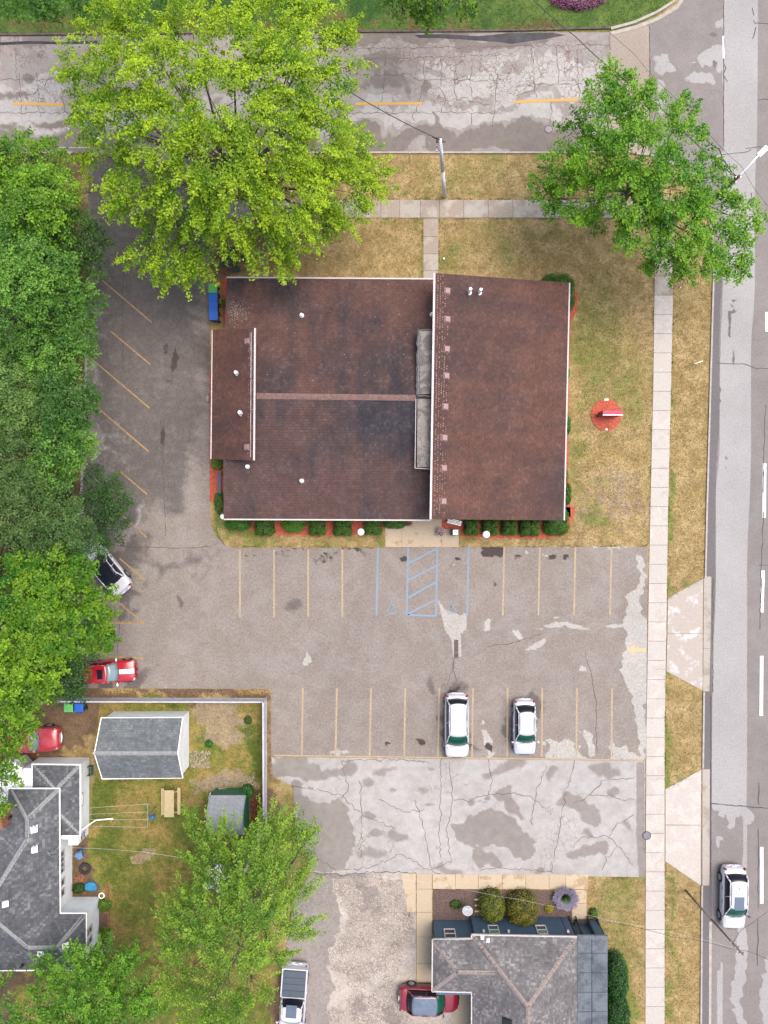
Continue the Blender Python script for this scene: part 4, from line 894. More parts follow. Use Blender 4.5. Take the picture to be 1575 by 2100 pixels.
for a, b in (((55, 1680, zr), (122, 1617, E0)), ((55, 1680, zr), (20, 1617, E0)), ((55, 1680, zr), (55, 1722, zr)), ((55, 1722, zr), AP), ((57, 1944, zr), AP), ((57, 1944, zr), (117, 1943, zr)), ((117, 1943, zr), (176, 1874, E0)), ((117, 1943, zr), (176, 1988, E0)),
             ((165, 1568, az0), (113, 1620, az1)), ((67, 1568, az0), (113, 1620, az1)), ((164, 1713, az0), (120, 1669, az1 - .06))):
    ridge_caps(P(*a), P(*b), M['capg'], hs, wd=0.3, step=0.22)
for a, b in (((18, 1617, E0), (122, 1617, E0)), ((122, 1617, E0), (123, 1873, E0)), ((123, 1873, E0), (177, 1873, E0)), ((177, 1873, E0), (177, 1988, E0)), ((177, 1989, E0), (-140, 1991, E0)), ((66, 1567, az0), (165, 1568, az0)), ((165, 1568, az0), (165, 1714, az0)), ((165, 1714, az0), (123, 1714, az0)), ((66, 1567, az0), (66, 1617, az0))):
    fascia(P(*a), P(*b), hs, M['trimw'], r=0.04)
for x, y in ((69, 1700), (70, 1741), (10, 1852)): boxvent(hs, onplane(x, y, hp[0]), hp[0], 0.4, M['trimw'], h=0.22)
boxvent(hs, onplane(134, 1940, hp[7]), hp[7], 0.38, M['trimw'], h=.22); boxvent(hs, onplane(84, 1954, hp[8]), hp[8], 0.34, M['trimw'], h=.22)
for (x, y, pl) in ((48, 1977, hp[8]), (24, 1674, hp[3])):
    q = onplane(x, y, pl); MB().cyl(q, 0.09, 0.4, 12).build('vent_pipe', M['black'], hs)
xe = P(148, 0).x; xf = P(203, 0).x; xg = P(183, 0).x
M['bglass'] = simple('blue_curtain_glass', A(120, 150, 195), 0.1, spec=0.8)
for y, wd, g in ((1728, .55, None), (1739, .55, None), (1750, .55, M['bglass']), (1761, .5, None)): wall_window(hs, Vector((xe, P(0, y).y, 2.15)), (0, 1, 0), (1, 0, 0), .32, 1.3, g, mull=False)
for y in (1785, 1806): wall_window(hs, Vector((xe, P(0, y).y, 2.0)), (0, 1, 0), (1, 0, 0), .45, 1.1)
for y in (1879, 1900): wall_window(hs, Vector((xf, P(0, y).y, 2.0)), (0, 1, 0), (1, 0, 0), .45, 1.1)
wall_window(hs, Vector((xg, P(0, 1625).y, 1.7)), (0, 1, 0), (1, 0, 0), .9, .9, M['trimw'])
wall_window(hs, Vector((P(150, 0).x, P(0, 1553).y, 1.8)), (1, 0, 0), (0, 1, 0), .5, .35)
MB().box(Vector((P(172, 0).x, P(0, 1700).y, .95)), (.7, .75, 1.9)).build('entry_porch', M['siding_w'], hs)
wall_window(hs, Vector((P(172, 0).x + .35, P(0, 1700).y, 1.1)), (0, 1, 0), (1, 0, 0), .5, .9, M['bglass'])
MB().cyl(P(194, 1962), 0.06, 3.0, 8).build('porch_post', M['trimw'], hs)
mb = MB(); mb.path([Vector((xg, P(0, 1684).y, 1.9)), P(196, 1682, 0.5), P(232, 1679, 0.08)], .05, 8); mb.build('downspout', M['trimw'], hs)
mb = MB(); q = onplane(118, 1739, hp[0]); mb.bar(q, q + Vector((0, 0, .8)), .03); mb.bar(q + Vector((-.4, -.1, .75)), q + Vector((.3, .1, .8)), .015); mb.bar(q + Vector((-.4, .1, .72)), q + Vector((-.2, -.25, .75)), .015); mb.build('service_mast', M['metal'], hs)
# brown roofed dormer at the picture's left edge
MB().box(P(2, 1675, 4.0), (0.9, 1.2, 1.6), .2).build('chimney', M['terracotta'], hs)

# garage
ga = empty('garage', P(290, 1525), label='white garage with long light grey shingled gable roof', cat='garage')
ge, gr = 2.15, 3.45
g1, g2, g3, g4 = P(208, 1472, ge), P(375, 1471, ge), P(375, 1595, ge), P(210, 1597, ge)
r1 = Vector((g1.x, P(0, 1545, gr).y, gr)); r2 = Vector((g2.x, P(0, 1545, gr).y, gr))
roof_plane([g1, g2, r2, r1], M['garage_roof'], 'roof', ga, course=.18); roof_plane([g4, g3, r2, r1], M['garage_roof'], 'roof', ga, course=.18)
gp = inset_poly([g1, g2, g3, g4], 0.12); walls('wall', gp, ge - .08, M['siding_w'], ga)
for s_, x in ((0, gp[1].x), (1, gp[0].x)):
    mk('gable_wall', [Vector((x, gp[1].y, ge - .1)), Vector((x, gp[2].y, ge - .1)), Vector((x, r1.y, gr - .1))], [(0, 1, 2)], M['siding_w'], ga)
for a, b in ((g1, g2), (g3, g4), (g2, r2), (r2, g3), (g1, r1), (r1, g4)): fascia(a, b, ga, M['trimw'], r=.03, name='trim_board')
ridge_caps(r1, r2, M['capg'], ga, wd=.3)
MB().ball(r1 + Vector((-.08, 0, -.05)), .09, 8, 6).build('ridge_finial', M['trim'], ga)
MB().box(Vector((P(300, 0).x, gp[0].y + .02, 1.7)), (1.1, .06, .12)).build('peeling_board', M['wood_dark'], ga)
# green shed with arched roof
shd = empty('garden_shed', P(465, 1665), label='small green shed with arched pale grey roof', cat='shed')
x0 = P(431, 0, 1.7).x; x1 = P(503, 0, 1.7).x; y0 = P(0, 1632, 1.7).y; y1 = P(0, 1712, 1.7).y
prof = []
for i in range(13):
    t = i / 12; prof.append((y0 + (y1 - y0) * t, 1.65 + 1.15 * (1 - abs(2 * t - 1) ** 2.2)))
for i in range(12):
    (ya, za), (yb, zb) = prof[i], prof[i + 1]
    roof_plane([Vector((x0, ya, za)), Vector((x1, ya, za)), Vector((x1, yb, zb)), Vector((x0, yb, zb))], M['shed_roof'], 'roof_panel', shd, course=.3, lift=.004)
mb = MB(); mb.box(Vector(((x0 + x1) / 2, (y0 + y1) / 2, .82)), (x1 - x0 - .1, y0 - y1 - .1, 1.64))
mb.build('wall', M['siding_g'], shd)
for x in (x0 + .06, x1 - .06):
    n = len(prof); mk('end_wall', [Vector((x, a, z - .03)) for a, z in prof] + [Vector((x, prof[0][0], 1.6)), Vector((x, prof[-1][0], 1.6))], [tuple(range(n)) + (n + 1, n)], M['siding_g'], shd)
mb = MB(); mb.path([Vector((x1 + .02, a, z)) for a, z in prof], .04, 6); mb.path([Vector((x0 - .02, a, z)) for a, z in prof], .04, 6); mb.build('trim_board', simple('green_trim', A(150, 190, 170), .6), shd)

# grey/blue house bottom right
bh = empty('blue_house', P(1040, 2020), label='blue sided house with weathered grey hip roof and flat side roof', cat='house')
be = 2.9; bw = 3.85; bt = 4.95
bps = []
for l in ([(887, 1927, be), (967, 1925, be), (1021, 1996, bw), (939, 1994, bw)], [(887, 1927, be), (939, 1994, bw), (886, 2033, be)], [(886, 2033, be), (939, 1994, bw), (1021, 1996, bw), (967, 2034, be)],
          [(967, 1917, be), (1183, 1921, be), (1083, 2065, bt)], [(967, 1917, be), (1083, 2065, bt), (1083, 2500, bt), (967, 2500, be), (967, 2034, be), (1021, 1996, bw)], [(1183, 1921, be), (1183, 2500, be), (1083, 2500, bt), (1083, 2065, bt)]):
    bps.append(roof_plane(Q(l), M['aged_roof'], 'roof', bh, course=.16)[1])
for a, b in (((887, 1927, be), (939, 1994, bw)), ((886, 2033, be), (939, 1994, bw)), ((939, 1994, bw), (1021, 1996, bw)), ((968, 1918, be), (1083, 2065, bt)), ((1182, 1922, be), (1083, 2065, bt)), ((1083, 2065, bt), (1083, 2400, bt))): ridge_caps(P(*a), P(*b), M['capt'], bh, wd=.3, step=.3)
for a, b in (((887, 1927, be), (967, 1925, be)), ((886, 2033, be), (887, 1927, be)), ((967, 1917, be), (1183, 1921, be)), ((886, 2033, be), (967, 2035, be)), ((967, 2035, be), (967, 2500, be)), ((967, 1917, be), (967, 1926, be))): fascia(P(*a), P(*b), bh, M['trim'], r=.045)
walls('wall', [P(889, 1886), P(966, 1886), P(966, 1990), P(889, 1990)], be - .06, M['siding_b'], bh)
walls('wall', [P(965, 1877), P(1162, 1880), P(1162, 2450), P(965, 2450)], be - .03, M['siding_b'], bh)
yN = P(0, 1886).y; yM = P(0, 1878.5).y
wall_window(bh, Vector((P(920, 0).x * .985, yN, 1.9)), (1, 0, 0), (0, 1, 0), .8, 1.15)
M['gglass'] = simple('green_curtain_glass', A(120, 178, 150), 0.15, spec=.7)
for x in (1005, 1100): 
    w_ = wall_window(bh, Vector((P(x, 0).x, yM, 1.9)), (1, 0, 0), (0, 1, 0), .72, 1.1)
    MB().box(Vector((P(x, 0).x, yM + .035, 2.15)), (.6, .015, .45)).build('blind', M['gglass'], w_)
# flat side roof with seams, entry deck
fz = 2.75
mb = MB(); mb.prism([P(1184, 1918, fz).xy, P(1246, 1919, fz).xy, P(1246, 2500, fz).xy, P(1184, 2500, fz).xy], fz - .14, fz); fr = mb.build('flat_roof', M['flatblue'], bh)
M['seam'] = simple('membrane_seam', A(70, 80, 94), .6)
mb = MB(); mb.bar(P(1214, 1925, fz + .01), P(1214, 2500, fz + .01), .025, 4)
for y in (1955, 1995, 2035, 2075): mb.bar(P(1186, y, fz + .01), P(1244, y, fz + .01), .02, 4)
mb.build('seam', M['seam'], fr)
walls('wall', [P(1162, 1893), P(1216, 1893), P(1216, 2450), P(1162, 2450)], fz - .16, M['siding_b'], bh)
M['ddark'] = simple('dark_deck', A(78, 76, 74), .8)
mb = MB(); mb.box(P(1197, 1898, 0) + Vector((0, 0.1, .3)), (1.6, 1.0, .12)); mb.build('entry_deck', M['ddark'], bh)
mb = MB()
for x in (1166, 1180, 1204, 1222):
    mb.box(Vector((P(x, 0).x, P(0, 1893).y + .35, 1.35)), (.09, .06, 2.6)); mb.bar(Vector((P(x, 0).x, P(0, 1893).y + .55, .1)), Vector((P(x, 0).x, P(0, 1893).y + .05, 2.5)), .06, 5)
mb.build('porch_post', M['black'], bh)
MB().box(Vector((P(1212, 0).x, P(0, 1893).y + .12, 1.3)), (.7, .5, 2.3)).build('porch_panel', M['siding_b'], bh)
q = onplane(985, 1925, bps[4]); 
pl_ = bps[3]
boxvent(bh, onplane(989, 1923, pl_), pl_, .2, M['trimw'], .1); boxvent(bh, onplane(1000, 1928, pl_), pl_, .24, M['metal'], .25)
boxvent(bh, onplane(1040, 2098, bps[4]), bps[4], .6, M['black'], .08)
MB().bar(P(1148, 1882) + Vector((0, .06, 0)), P(1150, 1882) + Vector((0, .06, 2.7)), .04, 6).build('downspout', M['black'], bh)
for x in (984, 1033, 1150): MB().box(Vector((P(x, 0).x, yM + .1, 2.2)), (.16, .16, .2)).build('wall_light', M['trim'], bh)

# ------------------------------------------------------------------ fence
fn = empty('vinyl_fence', P(546, 1431), label='white vinyl fence turning the corner between yard and parking lot', cat='fence')
def fence_run(a, b, n, h):
    a = P(*a); b = P(*b); d = (b - a) / n; q = d.normalized().to_track_quat('X', 'Z').to_matrix()
    for i in range(n):
        m_ = a + d * (i + .5)
        L = d.length
        pb = MB(); pb.box(m_ + Vector((0, 0, h / 2 + .03)), (L - .12, .05, h - .14), M=q); pb.box(m_ + Vector((0, 0, h - .02)), (L - .1, .1, .09), M=q); pb.box(m_ + Vector((0, 0, .12)), (L - .1, .08, .1), M=q); pb.build('panel', M['vinyl'], fn)
        MB().box(a + d * i + Vector((0, 0, h / 2)), (.12, .12, h + .06)).build('post', M['vinyl'], fn)
fence_run((106, 1431), (546, 1432), 7, 1.15); fence_run((546, 1432), (547, 1700), 4, 1.5); MB().box(P(547, 1700) + Vector((0, 0, .75)), (.12, .12, 1.55)).build('post', M['vinyl'], fn)

# ------------------------------------------------------------------ foliage
def leaves_mesh(name, pos, nrm, size, tint, parent=None, aspect=0.62):
    """pos Nx3, nrm Nx3, size N, tint Nx3 -> one mesh of folded leaf shapes"""
    n = len(pos); nrm = nrm / (np.linalg.norm(nrm, axis=1, keepdims=True) + 1e-9)
    r = RNG.normal(size=(n, 3)); u = np.cross(nrm, r); u /= (np.linalg.norm(u, axis=1, keepdims=True) + 1e-9); v = np.cross(nrm, u)
    s = size[:, None]
    p0 = pos - u * s * .5; p1 = pos + v * s * aspect * .5 - nrm * s * .08; p2 = pos + u * s * .5; p3 = pos - v * s * aspect * .5 - nrm * s * .08
    V = np.stack([p0, p1, p2, p3], 1).reshape(-1, 3).astype(np.float32)
    me = bpy.data.meshes.new(name)
    me.vertices.add(4 * n); me.vertices.foreach_set('co', V.ravel())
    me.loops.add(4 * n); me.loops.foreach_set('vertex_index', np.arange(4 * n, dtype=np.int32))
    me.polygons.add(n); me.polygons.foreach_set('loop_start', np.arange(0, 4 * n, 4, dtype=np.int32)); me.polygons.foreach_set('loop_total', np.full(n, 4, np.int32))
    me.update()
    a = me.color_attributes.new('tint', 'FLOAT_COLOR', 'POINT')
    c = np.ones((4 * n, 4), np.float32); c[:, :3] = np.repeat(tint, 4, axis=0); a.data.foreach_set('color', c.ravel())
    me.materials.append(M['leaf'])
    o = bpy.data.objects.new(name, me); return link(o, parent)
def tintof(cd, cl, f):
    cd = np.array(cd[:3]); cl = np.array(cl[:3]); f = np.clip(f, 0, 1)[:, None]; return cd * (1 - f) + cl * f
def tree(name, label, cat, base, lobes, cd, cl, leaf=0.2, spray=(0.9, 0.4), dens=4.2, per=24, droop=0.25, trunk=0.28, group='', flat=0.62, radial=0.9, yellow=0.5, upn=1.1, limbs=True):
    b = P(*base); root = empty(name, b, label=label, cat=cat, group=group or None)
    fork = b + Vector((0, 0, min(l[3] for l in lobes) * 0.45))
    MB().path([b - Vector((0, 0, .1)), b + (fork - b) * .5 + Vector((.05, .04, 0)), fork], trunk, 10, trunk * .7).build('trunk', M['bark'], root, smooth=True)
    pos = []; nr = []; sz = []; tf = []
    for li, (px, py, rp, z) in enumerate(lobes):
        c = P(px, py, z); r = rp / S * (HC - z) / HC; r = max(r * .6, r - .15 * spray[0])
        if limbs:
            mid = fork.lerp(c, .5) + Vector((random.uniform(-.3, .3), random.uniform(-.3, .3), random.uniform(0, .6)))
            mb = MB(); mb.path([fork, mid - Vector((0, 0, .8)), c - Vector((0, 0, r * .3))], trunk * .34, 7, 0.02)
            for k in range(4):
                a = random.uniform(0, 6.28); e = c + Vector((math.cos(a) * r * .7, math.sin(a) * r * .7, r * -.1))
                mb.path([mid.lerp(c, random.uniform(.3, .9)), e], .035, 5, .012)
            mb.build('limb', M['bark'], root)
        ns = max(8, int(dens * 1.55 * r * r * math.pi))
        d = RNG.normal(size=(ns, 3)); d[:, 2] = np.abs(d[:, 2]) * 1.0 - 0.25; d /= np.linalg.norm(d, axis=1, keepdims=True)
        rad = r * RNG.uniform(.25, 1.0, ns) ** .45
        sp = np.array(c)[None] + d * rad[:, None] * np.array([1, 1, flat])
        out_ = sp - np.array([b.x, b.y, 0]); out_[:, 2] = 0; out_ /= (np.linalg.norm(out_, axis=1, keepdims=True) + 1e-6)
        ax = out_ * radial + d * np.array([1, 1, .4]) * .8 + RNG.normal(size=(ns, 3)) * .28; ax[:, 2] -= droop * RNG.uniform(.2, 1.6, ns)
        ax /= np.linalg.norm(ax, axis=1, keepdims=True)
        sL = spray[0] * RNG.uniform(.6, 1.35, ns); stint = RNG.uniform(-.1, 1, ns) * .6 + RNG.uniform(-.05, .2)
        t = RNG.uniform(0, 1, (ns, per)); lat = RNG.normal(size=(ns, per, 3)) * spray[1] * .5 * (1.05 - .75 * t)[:, :, None] * np.array([1, 1, .35])
        pp = sp[:, None, :] + ax[:, None, :] * (t * sL[:, None])[:, :, None] + lat
        pp[:, :, 2] -= droop * (t ** 2) * sL[:, None] * .5
        nn = RNG.normal(size=(ns, per, 3)) * .55 + np.array([0, 0, upn]) + ax[:, None, :] * .25
        pos.append(pp.reshape(-1, 3)); nr.append(nn.reshape(-1, 3)); sz.append(leaf * 1.15 * RNG.uniform(.6, 1.3, ns * per))
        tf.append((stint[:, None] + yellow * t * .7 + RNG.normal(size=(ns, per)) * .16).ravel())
    pos = np.concatenate(pos); nr = np.concatenate(nr); sz = np.concatenate(sz); tf = np.concatenate(tf)
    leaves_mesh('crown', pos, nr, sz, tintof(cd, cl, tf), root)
    return root
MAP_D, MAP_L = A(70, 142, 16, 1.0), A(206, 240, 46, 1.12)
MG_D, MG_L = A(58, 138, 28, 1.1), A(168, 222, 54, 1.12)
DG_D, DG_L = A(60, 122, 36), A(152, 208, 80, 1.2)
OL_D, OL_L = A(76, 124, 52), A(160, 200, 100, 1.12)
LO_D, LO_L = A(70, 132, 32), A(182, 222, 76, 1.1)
T1 = [(215, 70, 50, 9), (285, 60, 60, 10), (390, 55, 55, 10), (475, 100, 70, 12), (560, 50, 70, 10), (640, 60, 52, 9), (700, 110, 46, 8), (150, 130, 26, 8), (195, 175, 50, 9), (265, 160, 65, 11), (350, 155, 70, 13), (445, 205, 75, 13), (560, 165, 78, 12), (648, 185, 52, 10),
      (178, 225, 32, 8), (240, 250, 65, 11), (335, 265, 75, 13), (430, 310, 70, 13), (540, 275, 80, 12), (640, 295, 78, 10), (710, 300, 46, 8), (162, 395, 20, 7), (215, 325, 38, 8), (290, 375, 66, 10), (385, 395, 66, 11), (480, 405, 66, 11), (590, 390, 76, 10), (685, 385, 66, 8), (745, 365, 42, 7),
      (330, 465, 40, 8), (290, 515, 30, 7), (350, 520, 46, 8), (420, 480, 52, 8), (540, 490, 52, 8), (630, 455, 46, 7), (695, 445, 26, 6.5), (365, 555, 26, 7), (575, 545, 28, 6.5), (600, 110, 55, 11), (405, 545, 20, 6)]
tree('maple_tree', 'huge bright yellow green maple overhanging the side street and building', 'tree', (505, 400), T1, MAP_D, MAP_L, leaf=.145, spray=(1.35, .5), dens=3.3, per=80, droop=.35, trunk=.45, yellow=.6, flat=.9)
T2 = [(1262, 160, 24, 8), (1240, 195, 34, 8), (1300, 205, 44, 9), (1180, 265, 28, 6), (1250, 262, 50, 9), (1340, 245, 52, 9), (1405, 235, 28, 8), (1120, 370, 28, 6), (1165, 345, 44, 7), (1230, 330, 56, 9), (1320, 320, 66, 11), (1410, 305, 44, 9), (1135, 415, 28, 6), (1200, 400, 46, 8), (1290, 395, 55, 10),
      (1380, 390, 62, 10), (1455, 365, 38, 8), (1215, 450, 24, 6), (1320, 465, 52, 9), (1400, 460, 60, 9), (1470, 440, 48, 8), (1530, 445, 28, 7), (1360, 535, 38, 7), (1430, 525, 42, 8), (1495, 515, 40, 7), (1500, 552, 26, 6.5)]
tree('maple_tree', 'mid green maple at the street corner over the sidewalk', 'tree', (1268, 425), T2, MG_D, MG_L, leaf=.15, spray=(.85, .55), dens=4.0, per=62, droop=.15, trunk=.25, yellow=.3)
woods = [
 ('tall bushy green tree at the top of the left row, nearest the street', (80, 420), [(40, 330, 50, 8), (90, 335, 40, 8), (20, 400, 60, 9), (90, 400, 55, 9), (60, 440, 60, 9), (110, 460, 40, 8), (-40, 360, 70, 9)], DG_D, MG_L, .16),
 ('dark leafy tree leaning over the drive below the big maple', (165, 530), [(150, 480, 44, 7), (190, 500, 32, 6), (120, 500, 45, 7), (175, 540, 30, 6)], A(50, 98, 34), A(112, 158, 66), .15),
 ('pale green bushy tree left of the first angled stall', (60, 620), [(30, 520, 60, 9), (90, 550, 55, 9), (40, 590, 60, 10), (-30, 560, 60, 9), (130, 600, 50, 8)], DG_D, DG_L, .16),
 ('rounded green tree left of the second angled stall', (120, 690), [(25, 665, 60, 9), (110, 650, 45, 8), (165, 625, 32, 7), (-30, 650, 50, 8), (150, 680, 40, 8)], DG_D, A(120, 170, 66), .16),
 ('green shrubby tree left of the pale puddle stain', (140, 760), [(70, 720, 48, 8), (130, 730, 50, 8), (165, 700, 28, 7), (40, 735, 40, 7)], DG_D, DG_L, .15),
 ('greyish olive tree at the left edge, level with the ridge of the office', (20, 850), [(10, 790, 48, 9), (45, 830, 42, 8), (20, 870, 48, 8), (-30, 830, 50, 9), (60, 880, 34, 8)], OL_D, OL_L, .15),
 ('dense round green tree touching the third angled stall', (130, 860), [(110, 800, 40, 8), (150, 815, 44, 8), (120, 850, 46, 8), (175, 830, 26, 7)], DG_D, A(116, 162, 74), .15),
 ('green tree left of the fourth angled stall', (130, 950), [(120, 910, 48, 8), (155, 930, 36, 7), (110, 960, 44, 8), (170, 900, 24, 7)], DG_D, DG_L, .15),
 ('large dull green tree at the left edge below the olive tree', (40, 1010), [(20, 950, 50, 9), (40, 1000, 55, 9), (-20, 990, 60, 9), (20, 1060, 50, 9), (70, 1040, 40, 9)], OL_D, A(128, 160, 84), .15),
 ('small round green tree standing out over the last angled stalls', (210, 1060), [(205, 1000, 34, 5), (230, 1025, 32, 5), (190, 1035, 30, 5), (215, 1080, 34, 5), (200, 1110, 26, 4)], A(44, 84, 38), A(100, 150, 62), .14),
 ('soft grey green tree above the white parked car', (120, 1110), [(110, 1040, 40, 8), (130, 1085, 50, 8), (85, 1100, 44, 8), (160, 1110, 34, 7), (100, 1010, 28, 7)], OL_D, A(126, 166, 86), .14),
 ('broad bright green maple hiding the front of the white parked car', (110, 1260), [(60, 1180, 44, 8), (120, 1170, 48, 8), (165, 1190, 30, 7), (90, 1230, 56, 9), (160, 1240, 46, 8), (195, 1238, 30, 6), (120, 1290, 50, 8), (185, 1290, 36, 6), (60, 1290, 44, 8), (205, 1310, 20, 5), (20, 1240, 45, 8), (150, 1320, 26, 6)], MG_D, A(160, 204, 42), .2),
 ('yellow green maple at the left edge above the red pickup', (40, 1430), [(30, 1350, 56, 8), (80, 1370, 48, 8), (-10, 1400, 60, 8), (40, 1420, 52, 8), (90, 1410, 26, 7), (10, 1470, 50, 7), (-20, 1530, 46, 7), (30, 1500, 28, 6), (10, 1580, 26, 6), (0, 1630, 26, 5)], A(66, 128, 26), A(172, 220, 50, 1.1), .19),
 ('dark green tree beside the red hatchback', (140, 1390), [(130, 1345, 34, 6), (145, 1380, 34, 6), (120, 1400, 34, 6), (150, 1410, 24, 5), (110, 1350, 30, 6), (155, 1350, 22, 5)], A(40, 88, 36), A(90, 140, 60), .14)]
for lab, b, lb, cd, cl, lf in woods:
    big = lf > .17
    tree('leafy_tree', lab, 'tree', b, lb, cd, cl, leaf=lf * .92, spray=(.8, .62) if not big else (.95, .6), dens=4.6 if not big else 4.0, per=56, droop=.1, trunk=.16, group='trees in the left row', yellow=.35, limbs=True, flat=1.35)
B1 = [(450, 1725, 34, 6), (405, 1700, 16, 5), (560, 1705, 40, 6), (610, 1735, 30, 6), (540, 1760, 50, 8), (425, 1772, 36, 7), (450, 1810, 26, 6), (600, 1820, 42, 7), (520, 1850, 62, 9), (430, 1880, 60, 9), (600, 1895, 38, 7), (375, 1930, 44, 8), (480, 1950, 62, 9), (550, 1950, 34, 8), (370, 2010, 40, 7), (450, 2040, 50, 8), (515, 2020, 32, 7), (410, 2100, 40, 7), (500, 2110, 40, 7), (480, 1790, 30, 7), (630, 1720, 16, 5), (370, 1860, 30, 7)]
tree('locust_tree', 'feathery yellow green tree between the yard and the alley', 'tree', (535, 1860), B1, LO_D, LO_L, leaf=.12, spray=(1.35, .42), dens=5.0, per=76, droop=.2, trunk=.25, yellow=.6, radial=1.4)
B2 = [(95, 1995, 24, 6), (150, 1990, 36, 7), (220, 1985, 38, 7), (275, 1975, 24, 6), (110, 2050, 40, 7), (185, 2050, 50, 8), (260, 2045, 40, 7), (150, 2105, 44, 7), (230, 2110, 44, 7), (300, 2060, 28, 6), (90, 2090, 30, 6), (190, 2160, 60, 8)]
tree('leafy_tree', 'mid green tree south of the white house', 'tree', (205, 2020), B2, A(60, 124, 30), A(148, 206, 58, 1.1), leaf=.13, spray=(1.1, .5), dens=6.0, per=72, droop=.15, trunk=.2, yellow=.5)
tree('leafy_tree', 'small piece of green tree in the bottom left corner', 'tree', (20, 2090), [(8, 2085, 30, 5), (0, 2010, 18, 4), (35, 2100, 18, 5), (-20, 2050, 30, 5)], A(60, 124, 30), A(148, 206, 58, 1.1), leaf=.15, spray=(.7, .4), dens=5, per=28, trunk=.1)
tree('leafy_tree', 'green tree dipping in at the top left above the street', 'tree', (90, 10), [(15, 0, 30, 7), (95, 0, 34, 8), (105, 22, 18, 7), (170, -10, 36, 7), (60, -30, 50, 9), (330, -20, 40, 8), (250, -40, 50, 8)], A(60, 120, 40), A(130, 186, 60), leaf=.17, spray=(.8, .4), dens=4.5, per=28, droop=.3, trunk=.2)
tree('leafy_tree', 'green tree dipping in at the top centre above the street', 'tree', (900, 20), [(830, 0, 34, 7), (865, 25, 26, 7), (880, 0, 36, 8), (945, 0, 24, 6), (960, 14, 14, 6), (860, -40, 60, 9), (800, -20, 24, 7)], A(62, 122, 34), A(150, 192, 50), leaf=.18, spray=(.8, .4), dens=4.5, per=28, droop=.3, trunk=.2)

# shrubs
def shrub(name, label, px, py, rx_, ry_, h, cd, cl, n=1600, leaf=.07, group=None, sq=4.0, z0=0, cat='shrub', spike=0, parent=None):
    c = P(px, py, h * .6); k = (HC - h * .6) / HC / S; a = rx_ * k; b_ = ry_ * k
    root = empty(name, Vector((c.x, c.y, z0)), label=label, cat=cat, group=group)
    m = MB()
    nu, nv = 20, 7; vs = []; fs = []
    def sup(t, p):
        ct, st = math.cos(p), math.sin(p); x = math.copysign(abs(ct) ** (2 / sq), ct); y = math.copysign(abs(st) ** (2 / sq), st)
        return x * math.sin(t) ** .6, y * math.sin(t) ** .6, math.cos(t)
    for j in range(nv + 1):
        t = (math.pi / 2) * j / nv
        for i in range(nu):
            x, y, zz = sup(max(t, .02), 2 * math.pi * i / nu + .001); vs.append(Vector((c.x + x * a * .9, c.y + y * b_ * .9, z0 + zz * h * .9 + random.uniform(-.02, .02))))
    for j in range(nv):
        for i in range(nu): fs.append((j * nu + i, (j + 1) * nu + i, (j + 1) * nu + (i + 1) % nu, j * nu + (i + 1) % nu))
    m.add(vs, fs); m.build('branches', M['twig'], root)
    t = np.arccos(RNG.uniform(0.0, 1, n)); p = RNG.uniform(0, 2 * np.pi, n)
    # even cover of the top: half of the leaves by area
    ct, st = np.cos(p), np.sin(p); X = np.sign(ct) * np.abs(ct) ** (2 / sq) * np.sin(t) ** .6; Y = np.sign(st) * np.abs(st) ** (2 / sq) * np.sin(t) ** .6; Z = np.cos(t)
    half = n // 2; q = RNG.uniform(0, 1, half) ** .5; X[:half] *= q; Y[:half] *= q; Z[:half] = np.sqrt(np.clip(1 - (np.abs(X[:half]) ** sq + np.abs(Y[:half]) ** sq), 0.02, 1)) ** .7
    rr = RNG.uniform(.9, 1.08, n)
    lump = 1 + .06 * np.sin(X * 9 + px) * np.cos(Y * 8 + py)
    pos = np.stack([c.x + X * a * rr * lump, c.y + Y * b_ * rr * lump, z0 + Z * h * rr * lump], 1)
    nr = np.stack([X, Y, Z + .7], 1) + RNG.normal(size=(n, 3)) * .5
    f = RNG.uniform(0, .8, n) + .25 * np.sin(X * 6 + py) * np.cos(Y * 7)
    leaves_mesh('foliage', pos, nr, leaf * RNG.uniform(.6, 1.4, n), tintof(cd, cl, f), root)
    return root
M['twig'] = simple('dark_twigs', A(60, 62, 38), 0.95, nscale=12, lo=.5, hi=1.3)
HD, HL = A(62, 116, 30), A(122, 172, 52, 1.1)
BD, BL = A(70, 140, 40), A(150, 210, 70)
